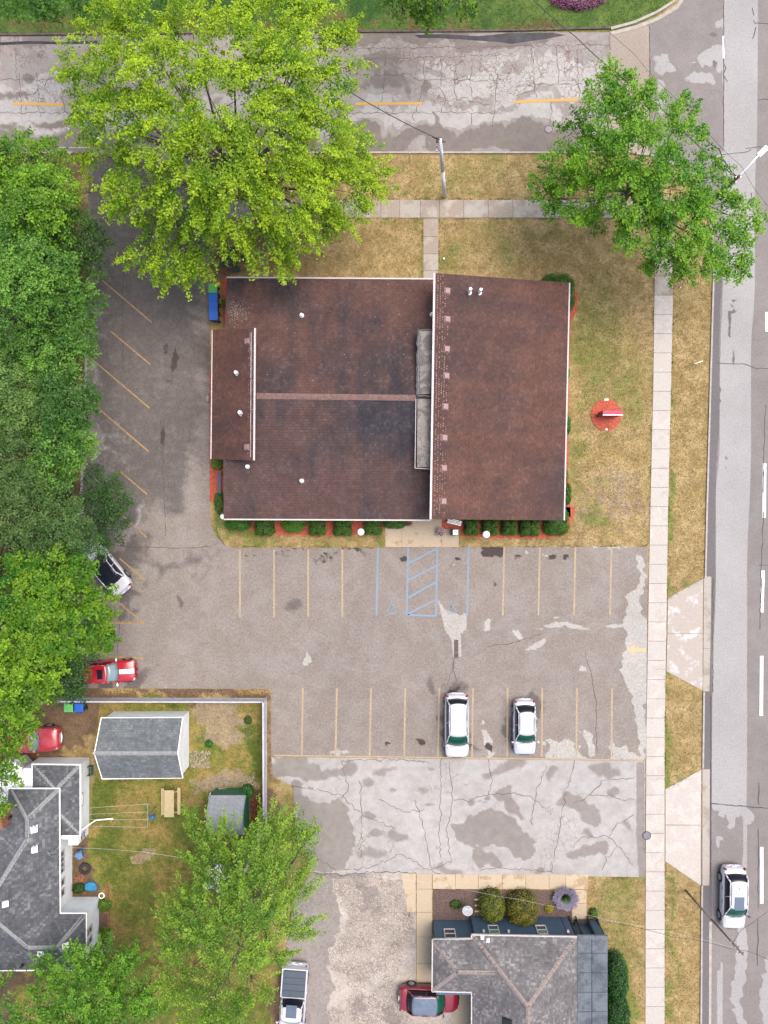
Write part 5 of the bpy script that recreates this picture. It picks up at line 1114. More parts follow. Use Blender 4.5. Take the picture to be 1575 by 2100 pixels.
hedges = [(486, 1070, 30, 17, BD, A(120, 180, 60), 'loose mid green shrub at the south west corner of the office', 3), (541, 1078, 24, 20, HD, HL, 'clipped dark hedge ball next to the corner shrub on its right', 4), (601, 1074, 27, 18, BD, BL, 'brightest green rounded shrub in the south hedge row', 2.2), (650, 1079, 20, 19, HD, HL, 'clipped dark hedge ball right of the brightest shrub', 4),
          (702, 1079, 22, 20, HD, HL, 'clipped dark hedge ball left of the middle white globe lamp', 4), (765, 1078, 21, 19, HD, HL, 'clipped dark hedge ball right of the middle white globe lamp', 4), (810, 1070, 28, 14, A(60, 112, 36), A(130, 176, 66), 'leafy green shrub spilling onto the entrance pad', 2.4),
          (967, 1080, 17, 18, HD, HL, 'clipped hedge ball nearest the black bin at the entrance', 4), (1006, 1080, 19, 18, HD, HL, 'clipped hedge ball behind the right white globe lamp', 4), (1045, 1080, 18, 18, HD, HL, 'clipped hedge ball in the middle of the right south row', 4), (1087, 1081, 24, 19, HD, HL, 'wide clipped hedge left of the south east corner hedge', 4), (1142, 1070, 30, 28, HD, HL, 'rounded hedge wrapping the south east corner', 3),
          (1162, 1012, 11, 24, HD, HL, 'dark hedge beside the east wall near its south end', 3), (1160, 872, 12, 20, HD, HL, 'dark hedge beside the middle of the east wall', 3), (1161, 766, 9, 14, BD, BL, 'bright green shrub peeping out at the east wall', 2.2), (1160, 975, 6, 16, A(150, 150, 60), A(200, 196, 90), 'pale yellow shrub at the east wall', 2.2), (1145, 600, 40, 42, HD, HL, 'large rounded dark hedge at the north east corner of the office', 3)]
for x, y, a, b_, cd, cl, lab, sq in hedges: shrub('hedge_shrub', lab, x, y + .5, a * .9, b_, 1.15, cd, cl, n=int(2600 * a * b_ / 440) + 700, group='clipped shrubs around the office', sq=sq)
shrub('round_bush', 'left of two round yellow green bushes against the blue wall', 1010, 1862, 27, 31, 1.7, A(88, 108, 30), A(180, 186, 62), n=3200, leaf=.09, sq=2.2)
shrub('round_bush', 'right larger round bush with orange leaves against the blue wall', 1073, 1868, 34, 34, 1.8, A(92, 110, 32), A(196, 176, 66), n=4200, leaf=.09, sq=2.2)
shrub('flowering_bush', 'pink flowering bed in the green lawn at the top edge', 1185, -8, 58, 24, .6, A(170, 80, 130), A(235, 170, 205), n=3000, leaf=.1, sq=2)
shrub('weed_clump', 'small green weed in the bark bed by the dish', 935, 1856, 13, 10, .3, A(60, 110, 30), A(130, 160, 60), n=350, leaf=.08, sq=2)
shrub('yellow_plant', 'small bright yellow plant beside the purple lavender', 1126, 1864, 9, 9, .35, A(170, 160, 30), A(235, 220, 60), n=400, leaf=.08, sq=2)
shrub('weed_clump', 'green weed patch at the back of the green shed', 505, 1625, 14, 14, .9, A(50, 120, 40), A(100, 170, 60), n=600, leaf=.12, sq=2)
shrub('weed_clump', 'lone green weed in the gravel patch of the yard', 428, 1526, 8, 8, .3, A(60, 130, 40), A(110, 170, 60), n=250, leaf=.1, sq=2)
shrub('weed_clump', 'small weed by the rotted fence side of the gravel', 508, 1478, 8, 9, .3, A(70, 110, 40), A(120, 150, 60), n=220, leaf=.1, sq=2)
shrub('planting', 'green plant in the bed below the white tyre ring', 213, 1858, 13, 12, .5, A(90, 140, 30), A(160, 196, 60), n=450, leaf=.16, sq=2)
shrub('planting', 'green plant at the lower end of the white house bed', 214, 1918, 12, 14, .5, A(90, 140, 30), A(160, 196, 60), n=450, leaf=.16, sq=2)
shrub('planting', 'dark green plant in the inner corner of the white house', 160, 1824, 13, 10, .5, A(50, 92, 30), A(100, 140, 50), n=450, leaf=.12, sq=2)
shrub('ornamental_grass', 'yellow green tuft at the corner of the west wing', 445, 950, 13, 12, .7, A(96, 136, 40), A(180, 190, 70), n=700, leaf=.16, sq=2)
shrub('hedge_shrub', 'loose green shrub by the left white globe lamp', 449, 1030, 11, 24, .7, A(70, 120, 36), A(150, 180, 70), n=900, leaf=.09, sq=2, group='clipped shrubs around the office')
shrub('planting', 'small pale weed against the office wall by the blue bins', 458, 622, 5, 9, .4, A(90, 140, 50), A(150, 190, 80), n=200, leaf=.1, sq=2)
shrub('planting', 'white flowering weed at the end of the tan path', 1218, 1875, 9, 10, .5, A(70, 120, 40), A(150, 180, 90), n=260, leaf=.1, sq=2)
shrub('big_shrub', 'large glossy green shrub beside the flat roof at the bottom right', 1266, 2010, 24, 46, 1.8, A(34, 80, 26), A(84, 150, 52), n=3200, leaf=.13, sq=2.2)
shrub('big_shrub', 'bottom right glossy green shrub below the larger one', 1268, 2085, 26, 34, 1.5, A(34, 80, 26), A(84, 150, 52), n=2400, leaf=.13, sq=2.2)
# lavender clump: spiky blades with purple tips
lv = empty('lavender', P(1158, 1838), label='spiky lavender clump with purple tips on the house path', cat='plant')
n = 900; a = RNG.uniform(0, 2 * np.pi, n); r = RNG.uniform(.1, 1, n) ** .7 * (1.0 + .16 * np.sin(a * 3 + 1) * np.cos(a * 5)); c = np.array(P(1158, 1838))
mb = MB(); mt = MB()
for i in range(n):
    d = Vector((math.cos(a[i]), math.sin(a[i]), 0)); s0 = Vector(c) + d * r[i] * .12; e = Vector(c) + d * r[i] + Vector((0, 0, .75 - .35 * r[i])); m0 = s0.lerp(e, .6) + Vector((0, 0, .12)); sd_ = Vector((-d.y, d.x, 0)) * .016
    mb.add([s0 - sd_, s0 + sd_, m0 + sd_, m0 - sd_], [(0, 1, 2, 3)]); 
    if r[i] > .6: mt.add([m0 - sd_ * 1.3, m0 + sd_ * 1.3, e + sd_ * 1.4, e - sd_ * 1.4], [(0, 1, 2, 3)])
mb.build('foliage', simple('lavender_leaf', A(140, 172, 120), .8), lv); mt.build('flowers', simple('lavender_flower', A(150, 140, 168), .8), lv)

# ------------------------------------------------------------------ vehicles
def smooth_loft(name, secs, mat, parent, lv=2):
    V = []; F = []; m = len(secs[0])
    for s_ in secs: V += s_
    for i in range(len(secs) - 1):
        for j in range(m - 1): F.append((i * m + j, (i + 1) * m + j, (i + 1) * m + j + 1, i * m + j + 1))
    F.append(tuple(range(m))); F.append(tuple(range((len(secs) - 1) * m, len(secs) * m))[::-1])
    for i in range(len(secs) - 1): F.append((i * m, i * m + m - 1, (i + 1) * m + m - 1, (i + 1) * m))
    o = mk(name, V, F, mat, parent, True, local=True)
    bm = bmesh.new(); bm.from_mesh(o.data); bmesh.ops.recalc_face_normals(bm, faces=bm.faces); bm.to_mesh(o.data); bm.free()
    md = o.modifiers.new('s', 'SUBSURF'); md.levels = lv; md.render_levels = lv
    return o
def grid(name, f, nu, nv, mat, parent, thick=0.015, lvl=1):
    V = [Vector(f(i / nu * 2 - 1, j / nv)) for j in range(nv + 1) for i in range(nu + 1)]
    F = [(j * (nu + 1) + i, j * (nu + 1) + i + 1, (j + 1) * (nu + 1) + i + 1, (j + 1) * (nu + 1) + i) for j in range(nv) for i in range(nu)]
    o = mk(name, V, F, mat, parent, True, local=True)
    bm = bmesh.new(); bm.from_mesh(o.data); bmesh.ops.recalc_face_normals(bm, faces=bm.faces)
    if sum(f_.normal.z for f_ in bm.faces) < 0: bmesh.ops.reverse_faces(bm, faces=bm.faces)
    bm.to_mesh(o.data); bm.free()
    s_ = o.modifiers.new('t', 'SOLIDIFY'); s_.thickness = thick; s_.offset = -1
    return o
def car(name, label, cat, px, py, head, L, W, H, pm, gm, belt=0.95, hood=0.9, trunk=None, ws=(0.22, 0.05), rg=(-0.42, -0.47), roofw=0.72, rails=False, sunroof=None, stripe_=None, handles=True, roofmat=None, pillmat=None, grille=None, bumper=None, pickup=False, mirr=None, nose=.8, tail=.85, rearm=None):
    """x forward. ws = windshield base/top, rg = rear glass top/base as fractions of the length"""
    pc = P(px, py, .75); root = empty(name, Vector((pc.x, pc.y, 0)), math.radians(head), label, cat)
    h2 = W / 2; trunk = hood if trunk is None else trunk
    xa, xb, xc, xd = ws[0] * L, ws[1] * L, rg[0] * L, rg[1] * L
    secs = []
    fr = [(-.5, .80 * tail, .62), (-.492, .90 * tail + .03, .8), (-.47, tail * .6 + .39, 1), (-.40, .985, 1), (-.25, 1, 1), (0, 1, 1), (.2, 1, 1), (.32, .985, 1), (.40, .96, .97), (.455, .9, .93), (.485, nose * .98, .86), (.5, nose * .82, .66)]
    for fx, fw, fz in fr:
        x = fx * L; w_ = h2 * fw
        if x > xa: top = hood * (1 - .1 * ((x - xa) / (L / 2 - xa)) ** 2)
        elif x < xd: top = trunk
        else: top = belt
        top *= fz if fz < 1 else 1
        half = [(w_ * .84, .2), (w_ * .97, .28), (w_, .45), (w_, top * .78), (w_ * .955, top * .93), (w_ * .82, top), (w_ * .45, top + .035), (0, top + .045)]
        secs.append([Vector((x, y, z)) for y, z in half] + [Vector((x, -y, z)) for y, z in half[-2::-1]])
    smooth_loft('body', secs, pm, root)
    zb = belt - .01; zr = H; wb = h2 * .90; wr = h2 * roofw
    grid('windshield', lambda u, v: (xa * (1 - v) + xb * v - .16 * u * u * (1 - .4 * v), u * (wb * .95 * (1 - v) + wr * .97 * v), (zb + .01) * (1 - v) + (zr - .02) * v + .03 * math.sin(math.pi * v) - .03 * u * u), 8, 3, gm, root)
    grid('rear_window', lambda u, v: (xd * (1 - v) + xc * v + .10 * u * u, u * (wb * .86 * (1 - v) + wr * .97 * v), zb * (1 - v) + (zr - .03) * v - .03 * u * u), 8, 3, rearm or M['darkglass'], root)
    for s_ in (-1, 1):
        def sw_f(u, v, s_=s_):
            t = (u + 1) / 2; x = (xa - .16) * (1 - t) + (xd + .1) * t; x2 = (xb - .1) * (1 - t) + (xc + .1) * t
            return (x * (1 - v) + x2 * v, s_ * (wb * (1 - v) + (wr + .01) * v), (zb - .02) * (1 - v) + (zr - .05) * v)
        grid('side_window', sw_f, 8, 2, M['darkglass'], root)
        mb = MB(); r_ = .04
        A_ = Vector((xa - .15, s_ * wb * .985, zb)); B_ = Vector((xb - .1, s_ * wr, zr - .035)); C_ = Vector((xc + .08, s_ * wr, zr - .04)); D_ = Vector((xd + .08, s_ * wb * .95, zb))
        mb.path([A_, A_.lerp(B_, .5) + Vector((0, s_ * .02, .03)), B_], r_, 8); mb.path([B_, B_.lerp(C_, .5) + Vector((0, s_ * .02, .012)), C_], r_ * .9, 8); mb.path([C_, C_.lerp(D_, .5) + Vector((0, s_ * .015, .02)), D_], r_ * 1.3, 8)
        t = .45; b0 = A_.lerp(D_, t); b1_ = B_.lerp(C_, t); mb.bar(b0 + Vector((0, s_ * .01, 0)), b1_, .03, 6)
        mb.build('pillar', pillmat or pm, root, True, local=True)
    rm = roofmat or pm
    grid('roof', lambda u, v: ((xb - .11 * u * u) * (1 - v) + (xc + .1 * u * u) * v, u * wr * (1 - .06 * v * v), zr + .045 * (1 - u * u) * math.sin(math.pi * min(max(v, .08), .92)) - .005), 10, 10, rm, root, .03)
    if sunroof:
        sx, sl, swd, sm = sunroof
        MB().box((sx * L, 0, zr + .045), (sl, swd, .012)).build('sunroof', sm, root, bevel=.03, local=True)
    if rails:
        for s_ in (-1, 1):
            mb = MB(); mb.path([Vector((xb - .35, s_ * wr * .9, zr + .01)), Vector((xb - .5, s_ * wr * .9, zr + .07)), Vector((xc + .45, s_ * wr * .9, zr + .07)), Vector((xc + .3, s_ * wr * .9, zr + .01))], .017, 6); mb.build('roof_rail', M['darktrim'], root, local=True)
        MB().box((xc + .55, 0, zr + .06), (.12, .03, .05)).build('antenna', M['darktrim'], root, local=True)
    for s_ in (-1, 1):
        mb = MB(); mb.ball((xa - .12, s_ * (h2 + .1), zb + .1), .1, 10, 6, (.75, 1.15, .8)); mb.bar((xa - .16, s_ * h2 * .9, zb + .02), (xa - .12, s_ * (h2 + .05), zb + .08), .025); mb.build('wing_mirror', mirr or pm, root, True, local=True)
        MB().box((L * .445, s_ * h2 * .72, hood * .8), (.24, .26, .08), rz=-s_ * .5).build('headlight', M['lamp'], root, bevel=.03, local=True)
        MB().box((-L * .478, s_ * h2 * .80, trunk * .88), (.13, .2, .2), rz=s_ * .35).build('tail_light', M['tail'], root, bevel=.02, local=True)
        for hx in ((.04, -.17) if handles else ()):
            MB().box((hx * L, s_ * (h2 + .012), belt * .84), (.2, .04, .035)).build('door_handle', mirr or pm, root, bevel=.01, local=True)
        for wx in (.315, -.30):
            mb = MB(); c = Vector((wx * L, s_ * (h2 - .205), .335)); mb.bar(c, c + Vector((0, s_ * .215, 0)), .335, 20); wh = mb.build('wheel', M['rubber'], root, True, local=True)
            mb = MB(); mb.bar(c + Vector((0, s_ * .205, 0)), c + Vector((0, s_ * .222, 0)), .215, 16)
            for k in range(5):
                an = k * 1.257; mb.bar(c + Vector((0, s_ * .226, 0)), c + Vector((math.cos(an) * .2, s_ * .226, math.sin(an) * .2)), .03, 4)
            o = mb.build('rim', M['rim'], wh, local=True)
            mb = MB(); mb.bar(Vector((wx * L, s_ * (h2 - .02), .36)), Vector((wx * L, s_ * (h2 + .003), .36)), .4, 20); mb.build('wheel_arch', M['black'], root, local=True)
    # bonnet shut lines and bumpers
    mb = MB()
    for s_ in (-1, 1): mb.path([Vector((xa + .02, s_ * h2 * .83, hood + .012)), Vector((L * .36, s_ * h2 * .74, hood * .965 + .012)), Vector((L * .44, s_ * h2 * .55, hood * .91 + .012))], .007, 4)
    mb.build('bonnet_seam', M['darktrim'], root, local=True)
    mb = MB(); mb.path([Vector((-L * .497, -h2 * .6, .5)), Vector((-L * .508, 0, .5)), Vector((-L * .497, h2 * .6, .5))], .07, 6); mb.build('rear_bumper', bumper or pm, root, True, local=True)
    mb = MB(); mb.path([Vector((L * .48, -h2 * .62, .42)), Vector((L * .503, 0, .42)), Vector((L * .48, h2 * .62, .42))], .07, 6); mb.build('front_bumper', bumper or pm, root, True, local=True)
    MB().box((L * .5, 0, .62), (.05, W * .42, .14)).build('grille', grille or M['black'], root, bevel=.01, local=True)
    MB().box((-L * .508, 0, .68), (.03, .32, .13)).build('number_plate', M['trimw'], root, local=True)
    mb = MB(); mb.path([Vector((xa + .05, -wb * .7, zb + .035)), Vector((xa - .02, -.05, zb + .06))], .01, 4); mb.path([Vector((xa + .05, .05, zb + .045)), Vector((xa - .1, wb * .75, zb + .06))], .01, 4); mb.build('wiper', M['black'], root, local=True)
    if stripe_: 
        V = []; F = []
        for i in range(7):
            t = i / 6; x = xa + .03 + (L * .47 - xa) * t; z = hood * (1 - .1 * ((x - xa) / (L / 2 - xa)) ** 2) * (1 if t < .9 else .965) + .048
            V += [Vector((x, -.17, z)), Vector((x, .17, z))]
            if i: F.append((2 * i - 2, 2 * i, 2 * i + 1, 2 * i - 1))
        mk('bonnet_stripe', V, F, M['trimw'], root, local=True)
    return root
M['darkglass'] = simple('dark_tinted_glass', (0.010, 0.011, 0.018, 1), 0.12, spec=0.25)
M['tealglass'] = simple('green_tinted_glass', A(30, 100, 82), 0.08, spec=0.25, nscale=3, lo=.8, hi=1.15)
M['paleglass'] = simple('glass_painted_reflection', A(150, 176, 182), 0.08, spec=0.7, nscale=2, lo=.85, hi=1.1)  # pale sky reflection put into the base colour of the glass
M['darktrim'] = simple('dark_trim', (0.06, 0.06, 0.065, 1), 0.5)
M['lamp'] = simple('headlamp_glass', (0.28, 0.29, 0.31, 1), 0.12, spec=.5)
M['tail'] = simple('tail_lamp_red', (0.16, 0.01, 0.012, 1), 0.2, spec=.3)
M['pw'] = paint('white_paint', (0.44, 0.44, 0.47, 1)); M['pr'] = paint('red_paint', A(214, 18, 44)); M['pr2'] = paint('faded_red_paint', A(222, 62, 76)); M['pr3'] = paint('crimson_paint', A(165, 24, 50)); M['ps'] = paint('silver_paint', (0.42, 0.44, 0.47, 1), .3)
M['pww'] = paint('pearl_white_paint', (0.40, 0.41, 0.45, 1)); M['glassroof'] = simple('panoramic_roof_glass', A(128, 142, 160), .06, spec=.8, nscale=2)
M['sungl'] = simple('sunroof_glass', A(118, 132, 152), .06, spec=.7, nscale=2)
car('suv', 'larger white three row vehicle nose to the concrete yard', 'car', 937, 1489, -90, 4.85, 1.88, 1.72, M['pw'], M['tealglass'], belt=1.02, hood=1.0, ws=(.30, .11), rg=(-.405, -.455), roofw=.70, rails=True, pillmat=M['ps'], mirr=M['darktrim'])
car('suv', 'smaller silver white crossover, right of the pair in the lower stalls', 'car', 1076, 1492, -90, 4.2, 1.74, 1.62, M['pww'], M['tealglass'], belt=.98, hood=.95, ws=(.27, .085), rg=(-.34, -.435), roofw=.68, rails=True, pillmat=M['ps'])
car('hatchback', 'small bright red hatchback with sunroof and white bonnet stripe', 'car', 225, 1378, 3, 3.95, 1.72, 1.5, M['pr'], M['paleglass'], belt=.92, hood=.86, ws=(.19, .02), rg=(-.44, -.475), roofw=.76, sunroof=(-.115, .42, .72, M['darkglass']), stripe_=True, mirr=M['trimw'], handles=False)
car('sedan', 'white sedan parked nose in under the left trees', 'car', 214, 1163, 129, 4.75, 1.85, 1.46, M['pw'], M['darkglass'], belt=.92, hood=.88, trunk=.98, ws=(.2, .04), rg=(-.22, -.34), roofw=.70, roofmat=M['darkglass'])
car('sedan', 'white crossover with grey sunroof driving down the main road', 'car', 1505, 1842, -91, 4.75, 1.85, 1.6, M['pw'], M['tealglass'], belt=1.0, hood=.95, ws=(.28, .09), rg=(-.36, -.43), roofw=.72, sunroof=(-.01, 1.0, .72, M['sungl']), mirr=M['darktrim'], rails=True)
car('crossover', 'crimson crossover with glass roof tucked by the blue house', 'car', 880, 2050, -2, 4.55, 1.86, 1.56, M['pr3'], M['tealglass'], belt=.98, hood=.94, ws=(.27, .13), rg=(-.30, -.39), roofw=.78, roofmat=M['glassroof'], mirr=M['darktrim'])
# pickups
def pickup(label, px, py, head, L, W, H, pm, gm, cover, topf, bumper, sun=None):
    root = car('pickup_truck', label, 'pickup truck', px, py, head, L, W, H, pm, gm, belt=1.12, hood=1.1, trunk=.7, ws=(.235, .13), rg=(-.075, -.105), roofw=.74, bumper=bumper, sunroof=sun, nose=.88, tail=1.0, grille=M['lamp'])
    h2 = W / 2; x0, x1 = -L * .492, -L * .118
    for s_ in (-1, 1):
        MB().box(((x0 + x1) / 2, s_ * (h2 - .07), .98), (x1 - x0, .13, .42)).build('bed_side', pm, root, bevel=.03, local=True)
    MB().box((x0 + .03, 0, .95), (.09, W - .26, .44)).build('tailgate', pm, root, bevel=.02, local=True)
    MB().box((x1 + .0, 0, .98), (.06, W - .26, .42)).build('bed_front', pm, root, local=True)
    if cover:
        n = 4; w_ = (x1 - x0 - .18) / n
        for i in range(n): MB().box((x0 + .12 + w_ * (i + .5), 0, 1.20), (w_ - .035, W - .24, .035)).build('bed_cover_panel', M['cover'], root, bevel=.01, local=True)
        MB().box(((x0 + x1) / 2, 0, 1.17), (x1 - x0 - .12, W - .2, .02)).build('bed_cover_base', M['darktrim'], root, local=True)
    return root
M['cover'] = simple('vinyl_bed_cover', A(98, 110, 124), .5, nscale=3, lo=.9, hi=1.08)
pickup('white pickup with ribbed grey bed cover parked in the alley', 601, 2057, -94, 5.75, 1.98, 1.85, M['pw'], M['tealglass'], True, 0, M['ps'], sun=(-.02, .95, .8, M['sungl']))
pickup('red pickup with chrome bumper on the dirt drive under the maple', 54, 1517, 2, 5.1, 1.86, 1.62, M['pr2'], M['paleglass'], False, 0, M['trimw'])
# white rounded camper under the tree
cp = empty('camper_trailer', P(26, 1582), label='white rounded trailer with silver rim half under the maple', cat='trailer')
mb = MB(); c = P(22, 1592, 1.9); mb.ball(c, 1.05, 20, 10, (1.0, 1.15, .35)); mb.build('top_cover', M['trimw'], cp, True)
mb = MB(); poly = [c + Vector((1.2 * math.cos(a * math.pi / 4 + .39), 1.35 * math.sin(a * math.pi / 4 + .39), 0)) for a in range(8)]; mb.prism([p.xy for p in poly], .5, 1.85); mb.build('body', M['ps'], cp, bevel=.05)
MB().torus(c, 1.15, .05, 16, 6).build('rim', M['metal'], cp)
for s_ in (-1, 1): MB().bar(Vector((c.x, c.y + s_ * 1.1, .3)), Vector((c.x, c.y + s_ * 1.3, .3)), .3, 14).build('wheel', M['rubber'], cp)

# ------------------------------------------------------------------ poles and wires
def pole(name, label, base, top, zt, r, mat, cat='utility pole', arms=True, r2=None):
    b = P(*base); t = P(*top, zt); root = empty(name, b, label=label, cat=cat)
    MB().path([b, b.lerp(t, .5), t], r, 10, r2 or r * .75).build('shaft', mat, root, True)
    if arms:
        d = Vector((-(t - b).y, (t - b).x, 0)).normalized() if (t - b).xy.length > .1 else Vector((1, 0, 0))
        mb = MB(); 
        for k in (0.25, .9, 1.5): mb.cyl(t - Vector((0, 0, k)) + Vector((.14, 0, 0)), .05, .14, 8); mb.cyl(t - Vector((0, 0, k)) + Vector((-.14, 0, 0)), .05, .14, 8)
        mb.build('insulator', M['metal'], root)
    return root, b, t
pN, bN, tN = pole('utility_pole', 'weathered grey utility pole on the verge of the side street', (912, 404), (903, 287), 8.6, .15, M['wood_pole'])
mb = MB(); mb.bar(tN + Vector((-.5, .25, -.1)), tN + Vector((.35, -.1, -.1)), .05, 6); mb.box(tN + Vector((-.1, .1, -.2)), (.3, .25, .3)); mb.build('crossarm', M['wood_dark'], pN)
M['wood_pole2'] = simple('grey_brown_wood', A(165, 145, 132), 0.9, nscale=9, lo=0.75, hi=1.2)
pS, bS, tS = pole('utility_pole', 'leaning grey wooden pole rising through the yellow green tree', (543, 1692), (503, 1786), 7.6, .14, M['wood_pole'])
pE, bE, tE = pole('utility_pole', 'brown utility pole on the verge near the moving white car', (1406, 1826), (1524, 1958), 8.9, .08, M['wood_pole2'])
pL, bL, tL = pole('street_light', 'street light on a wooden pole at the corner tree', (1406, 466), (1516, 361), 8.6, .13, M['wood_dark'], 'street light')
lh = P(1556, 318, 9.1)
MB().path([tL - Vector((0, 0, .3)), tL.lerp(lh, .5) + Vector((0, 0, .2)), lh], .045, 8).build('arm', M['trimw'], pL)
d = (P(1575, 300, 9.1) - lh).normalized(); q = d.to_track_quat('X', 'Z').to_matrix(); MB().box(lh + d * .35, (.8, .34, .16), M=q).build('lamp_head', M['trimw'], pL, bevel=.05)
MB().cyl(lh + d * .35 + Vector((0, 0, .08)), .05, .08, 8).build('photocell', M['metal'], pL)
def wire(label, pts, r=0.022, mat=None, sag=.25):
    mb = MB()
    for a, b in zip(pts[:-1], pts[1:]):
        n = 10; pp = [a.lerp(b, i / n) - Vector((0, 0, sag * 4 * (i / n) * (1 - i / n))) for i in range(n + 1)]; mb.path(pp, r, 5)
    o = mb.build('overhead_wire', mat or M['cable']); tag(o, label, 'cable'); return o
wire('thick black cable from the verge pole into the big maple', [tN, P(700, 178, 9), P(520, 70, 9.2), P(300, -60, 9.3)], .03)
wire('black cable crossing the top right corner over the street', [P(1040, -60, 8), P(1180, 75, 8), P(1350, 215, 8.2), tL - Vector((.1, 0, .2))], .03)
wire('thin cable parallel to the corner cable', [P(1130, -60, 8.3), P(1300, 110, 8.4), P(1420, 230, 8.4), P(1520, 340, 8.5), P(1600, 450, 8.6)], .012)
wire('short black cable stub at the corner wheel strip', [tL + Vector((0, 0, -.2)), P(1475, 306, 8.3), P(1440, 270, 8.2)], .035)
wire('twisted pale service cable from the leaning pole to the white house', [tS, P(300, 1748, 6), P(119, 1738, 4.3)], .009, M['cablew'], .15)
wire('pale cable from the leaning pole running east over the alley', [tS, P(760, 1796, 7.4), P(1010, 1836, 7.4), P(1250, 1888, 8), tE - Vector((0, 0, .6))], .005, M['cablew'])
wire('pair of dark cables ending at the brown pole', [P(1235, 1890, 8), P(1380, 1922, 8.2), tE - Vector((.2, .2, .9))], .012)
wire('cable leaving the brown pole toward the road edge', [tE - Vector((0, 0, .5)), P(1575, 1968, 8.6), P(1700, 1985, 8.7)], .012)
wire('cable from the brown pole up toward the north east', [tE - Vector((0, 0, 1.3)), P(1540, 1895, 8), P(1640, 1840, 8)], .012)
# sign posts
sp_ = empty('sign_post', P(1405, 753), label='street sign on a metal post in the east verge', cat='sign')
MB().bar(P(1405, 753), P(1436, 743, 2.5), .03, 6).build('post', M['metal'], sp_)
Mx = Matrix.Rotation(.35, 3, 'Z'); MB().box(P(1431, 744, 2.25), (.62, .03, .42), M=Mx).build('sign_panel', M['metal'], sp_)
sp2 = empty('sign_post', P(839, 331), label='thin metal post on the verge left of the utility pole', cat='sign'); MB().bar(P(839, 331), P(840, 314, 1.6), .028, 6).build('post', M['metal'], sp2)
gy = empty('guy_wire_guard', P(1396, 588), label='slim yellow guard on the verge below the corner maple', cat='marker'); MB().bar(P(1396, 588), P(1409, 566, 1.6), .03, 6).build('guard', simple('yellow_plastic', A(230, 200, 90), .5), gy); MB().bar(P(1394, 590), P(1397, 587), .05, 6).build('anchor', M['metal'], gy)
# monument sign
ms = empty('monument_sign', P(1243, 856), label='red slab sign standing in the round mulch bed', cat='sign')
M['magenta'] = simple('magenta_red_paint', A(206, 52, 92), .5, nscale=3, lo=.92, hi=1.05)
a = P(1225, 856); b = P(1261, 856)
MB().box(Vector(((a.x + b.x) / 2, a.y + .15, .95)), (1.5, .36, 1.3)).build('sign_face', M['magenta'], ms, bevel=.02)
MB().box(Vector(((a.x + b.x) / 2, a.y + .15, .15)), (1.3, .26, .3)).build('plinth', simple('dark_red_paint', A(120, 20, 30), .6), ms)
MB().box(Vector(((a.x + b.x) / 2 , a.y - .03, 1.61)), (1.5, .05, .04)).build('cap_edge', M['trimw'], ms)
MB().box(P(1243, 820) + Vector((0, 0, .06)), (.3, .12, .1)).build('ground_light', M['trimw'], ms)
MB().box(P(1243, 881) + Vector((0, 0, .06)), (.14, .12, .1)).build('ground_light', M['trimw'], ms)

# globe lamps
def globe(px, py, z, r, label):
    c = P(px, py, z); root = empty('globe_lamp', Vector((c.x, c.y, 0)), label=label, cat='lamp', group='white globe lamps around the office')
    MB().cyl(Vector((c.x, c.y, 0)), .045, z - r * .8, 10).build('post', M['black'], root); MB().ball(c, r, 20, 12).build('globe', M['globe'], root, True); MB().cyl(Vector((c.x, c.y, z - r - .04)), .09, .08, 10).build('collar', M['black'], root)
M['globe'] = simple('milk_glass', (0.85, 0.85, 0.84, 1), .25, lo=.98, hi=1.02)
globe(457, 1059.5, 2.1, .2, 'white globe lamp at the south west corner of the office')
globe(740, 1091, 2.1, .26, 'white globe lamp in the middle of the south hedge row')
globe(997, 1096, 2.1, .28, 'white globe lamp right of the entrance')
# wheelie bins
def bin_(px, py, rz, col, label, dark, grp=None):
    z = 1.05; c = P(px, py, z); root = empty('wheelie_bin', Vector((c.x, c.y, 0)), rz, label, 'bin', grp)
    V = []; 
    for s_, zz in ((.42, .05), (.60, .95)):
        for x, y in ((-1, -1), (1, -1), (1, 1), (-1, 1)): V.append((x * s_ * .52, y * s_ * .55, zz))
    mk('body', V, [(3, 2, 1, 0), (4, 5, 6, 7), (0, 1, 5, 4), (1, 2, 6, 5), (2, 3, 7, 6), (3, 0, 4, 7)], dark, root, local=True)
    mb = MB(); mb.box((0, 0, .99), (.66, .68, .06)); mb.box((-.05, 0, 1.025), (.46, .5, .03)); mb.build('lid', col, root, bevel=.04, local=True)
    MB().bar((.36, -.25, .97), (.36, .25, .97), .02, 6).build('handle', dark, root, local=True)
    for s_ in (-1, 1): MB().bar((.24, s_ * .22, .12), (.24, s_ * .3, .12), .12, 10).build('wheel', M['rubber'], root, local=True)
M['binb'] = simple('blue_plastic', A(52, 116, 222, 1.15), .4, nscale=4); M['bindb'] = simple('navy_plastic', A(20, 50, 120), .5); M['bing'] = simple('lime_plastic', A(130, 228, 120), .45, nscale=4); M['bindg'] = simple('green_body_plastic', A(60, 140, 70), .5)
bin_(436, 591, 0, M['bing'], 'lime green lidded bin at the top of the row by the office', M['bindb'], 'bins beside the office')
bin_(436.5, 610, 0, M['binb'], 'blue bin directly below the lime green one by the office', M['bindb'], 'bins beside the office')
bin_(437, 628.5, 0, M['binb'], 'middle blue bin of the three by the office', M['bindb'], 'bins beside the office')
bin_(437.5, 647, 0, M['binb'], 'lowest blue bin of the row by the office', M['bindb'], 'bins beside the office')
bin_(140, 1452, -1.57, M['bing'], 'lime green lidded bin behind the white fence', M['bindb'])
bin_(161, 1452, -1.57, M['binb'], 'blue lidded bin behind the white fence', M['bindb'])
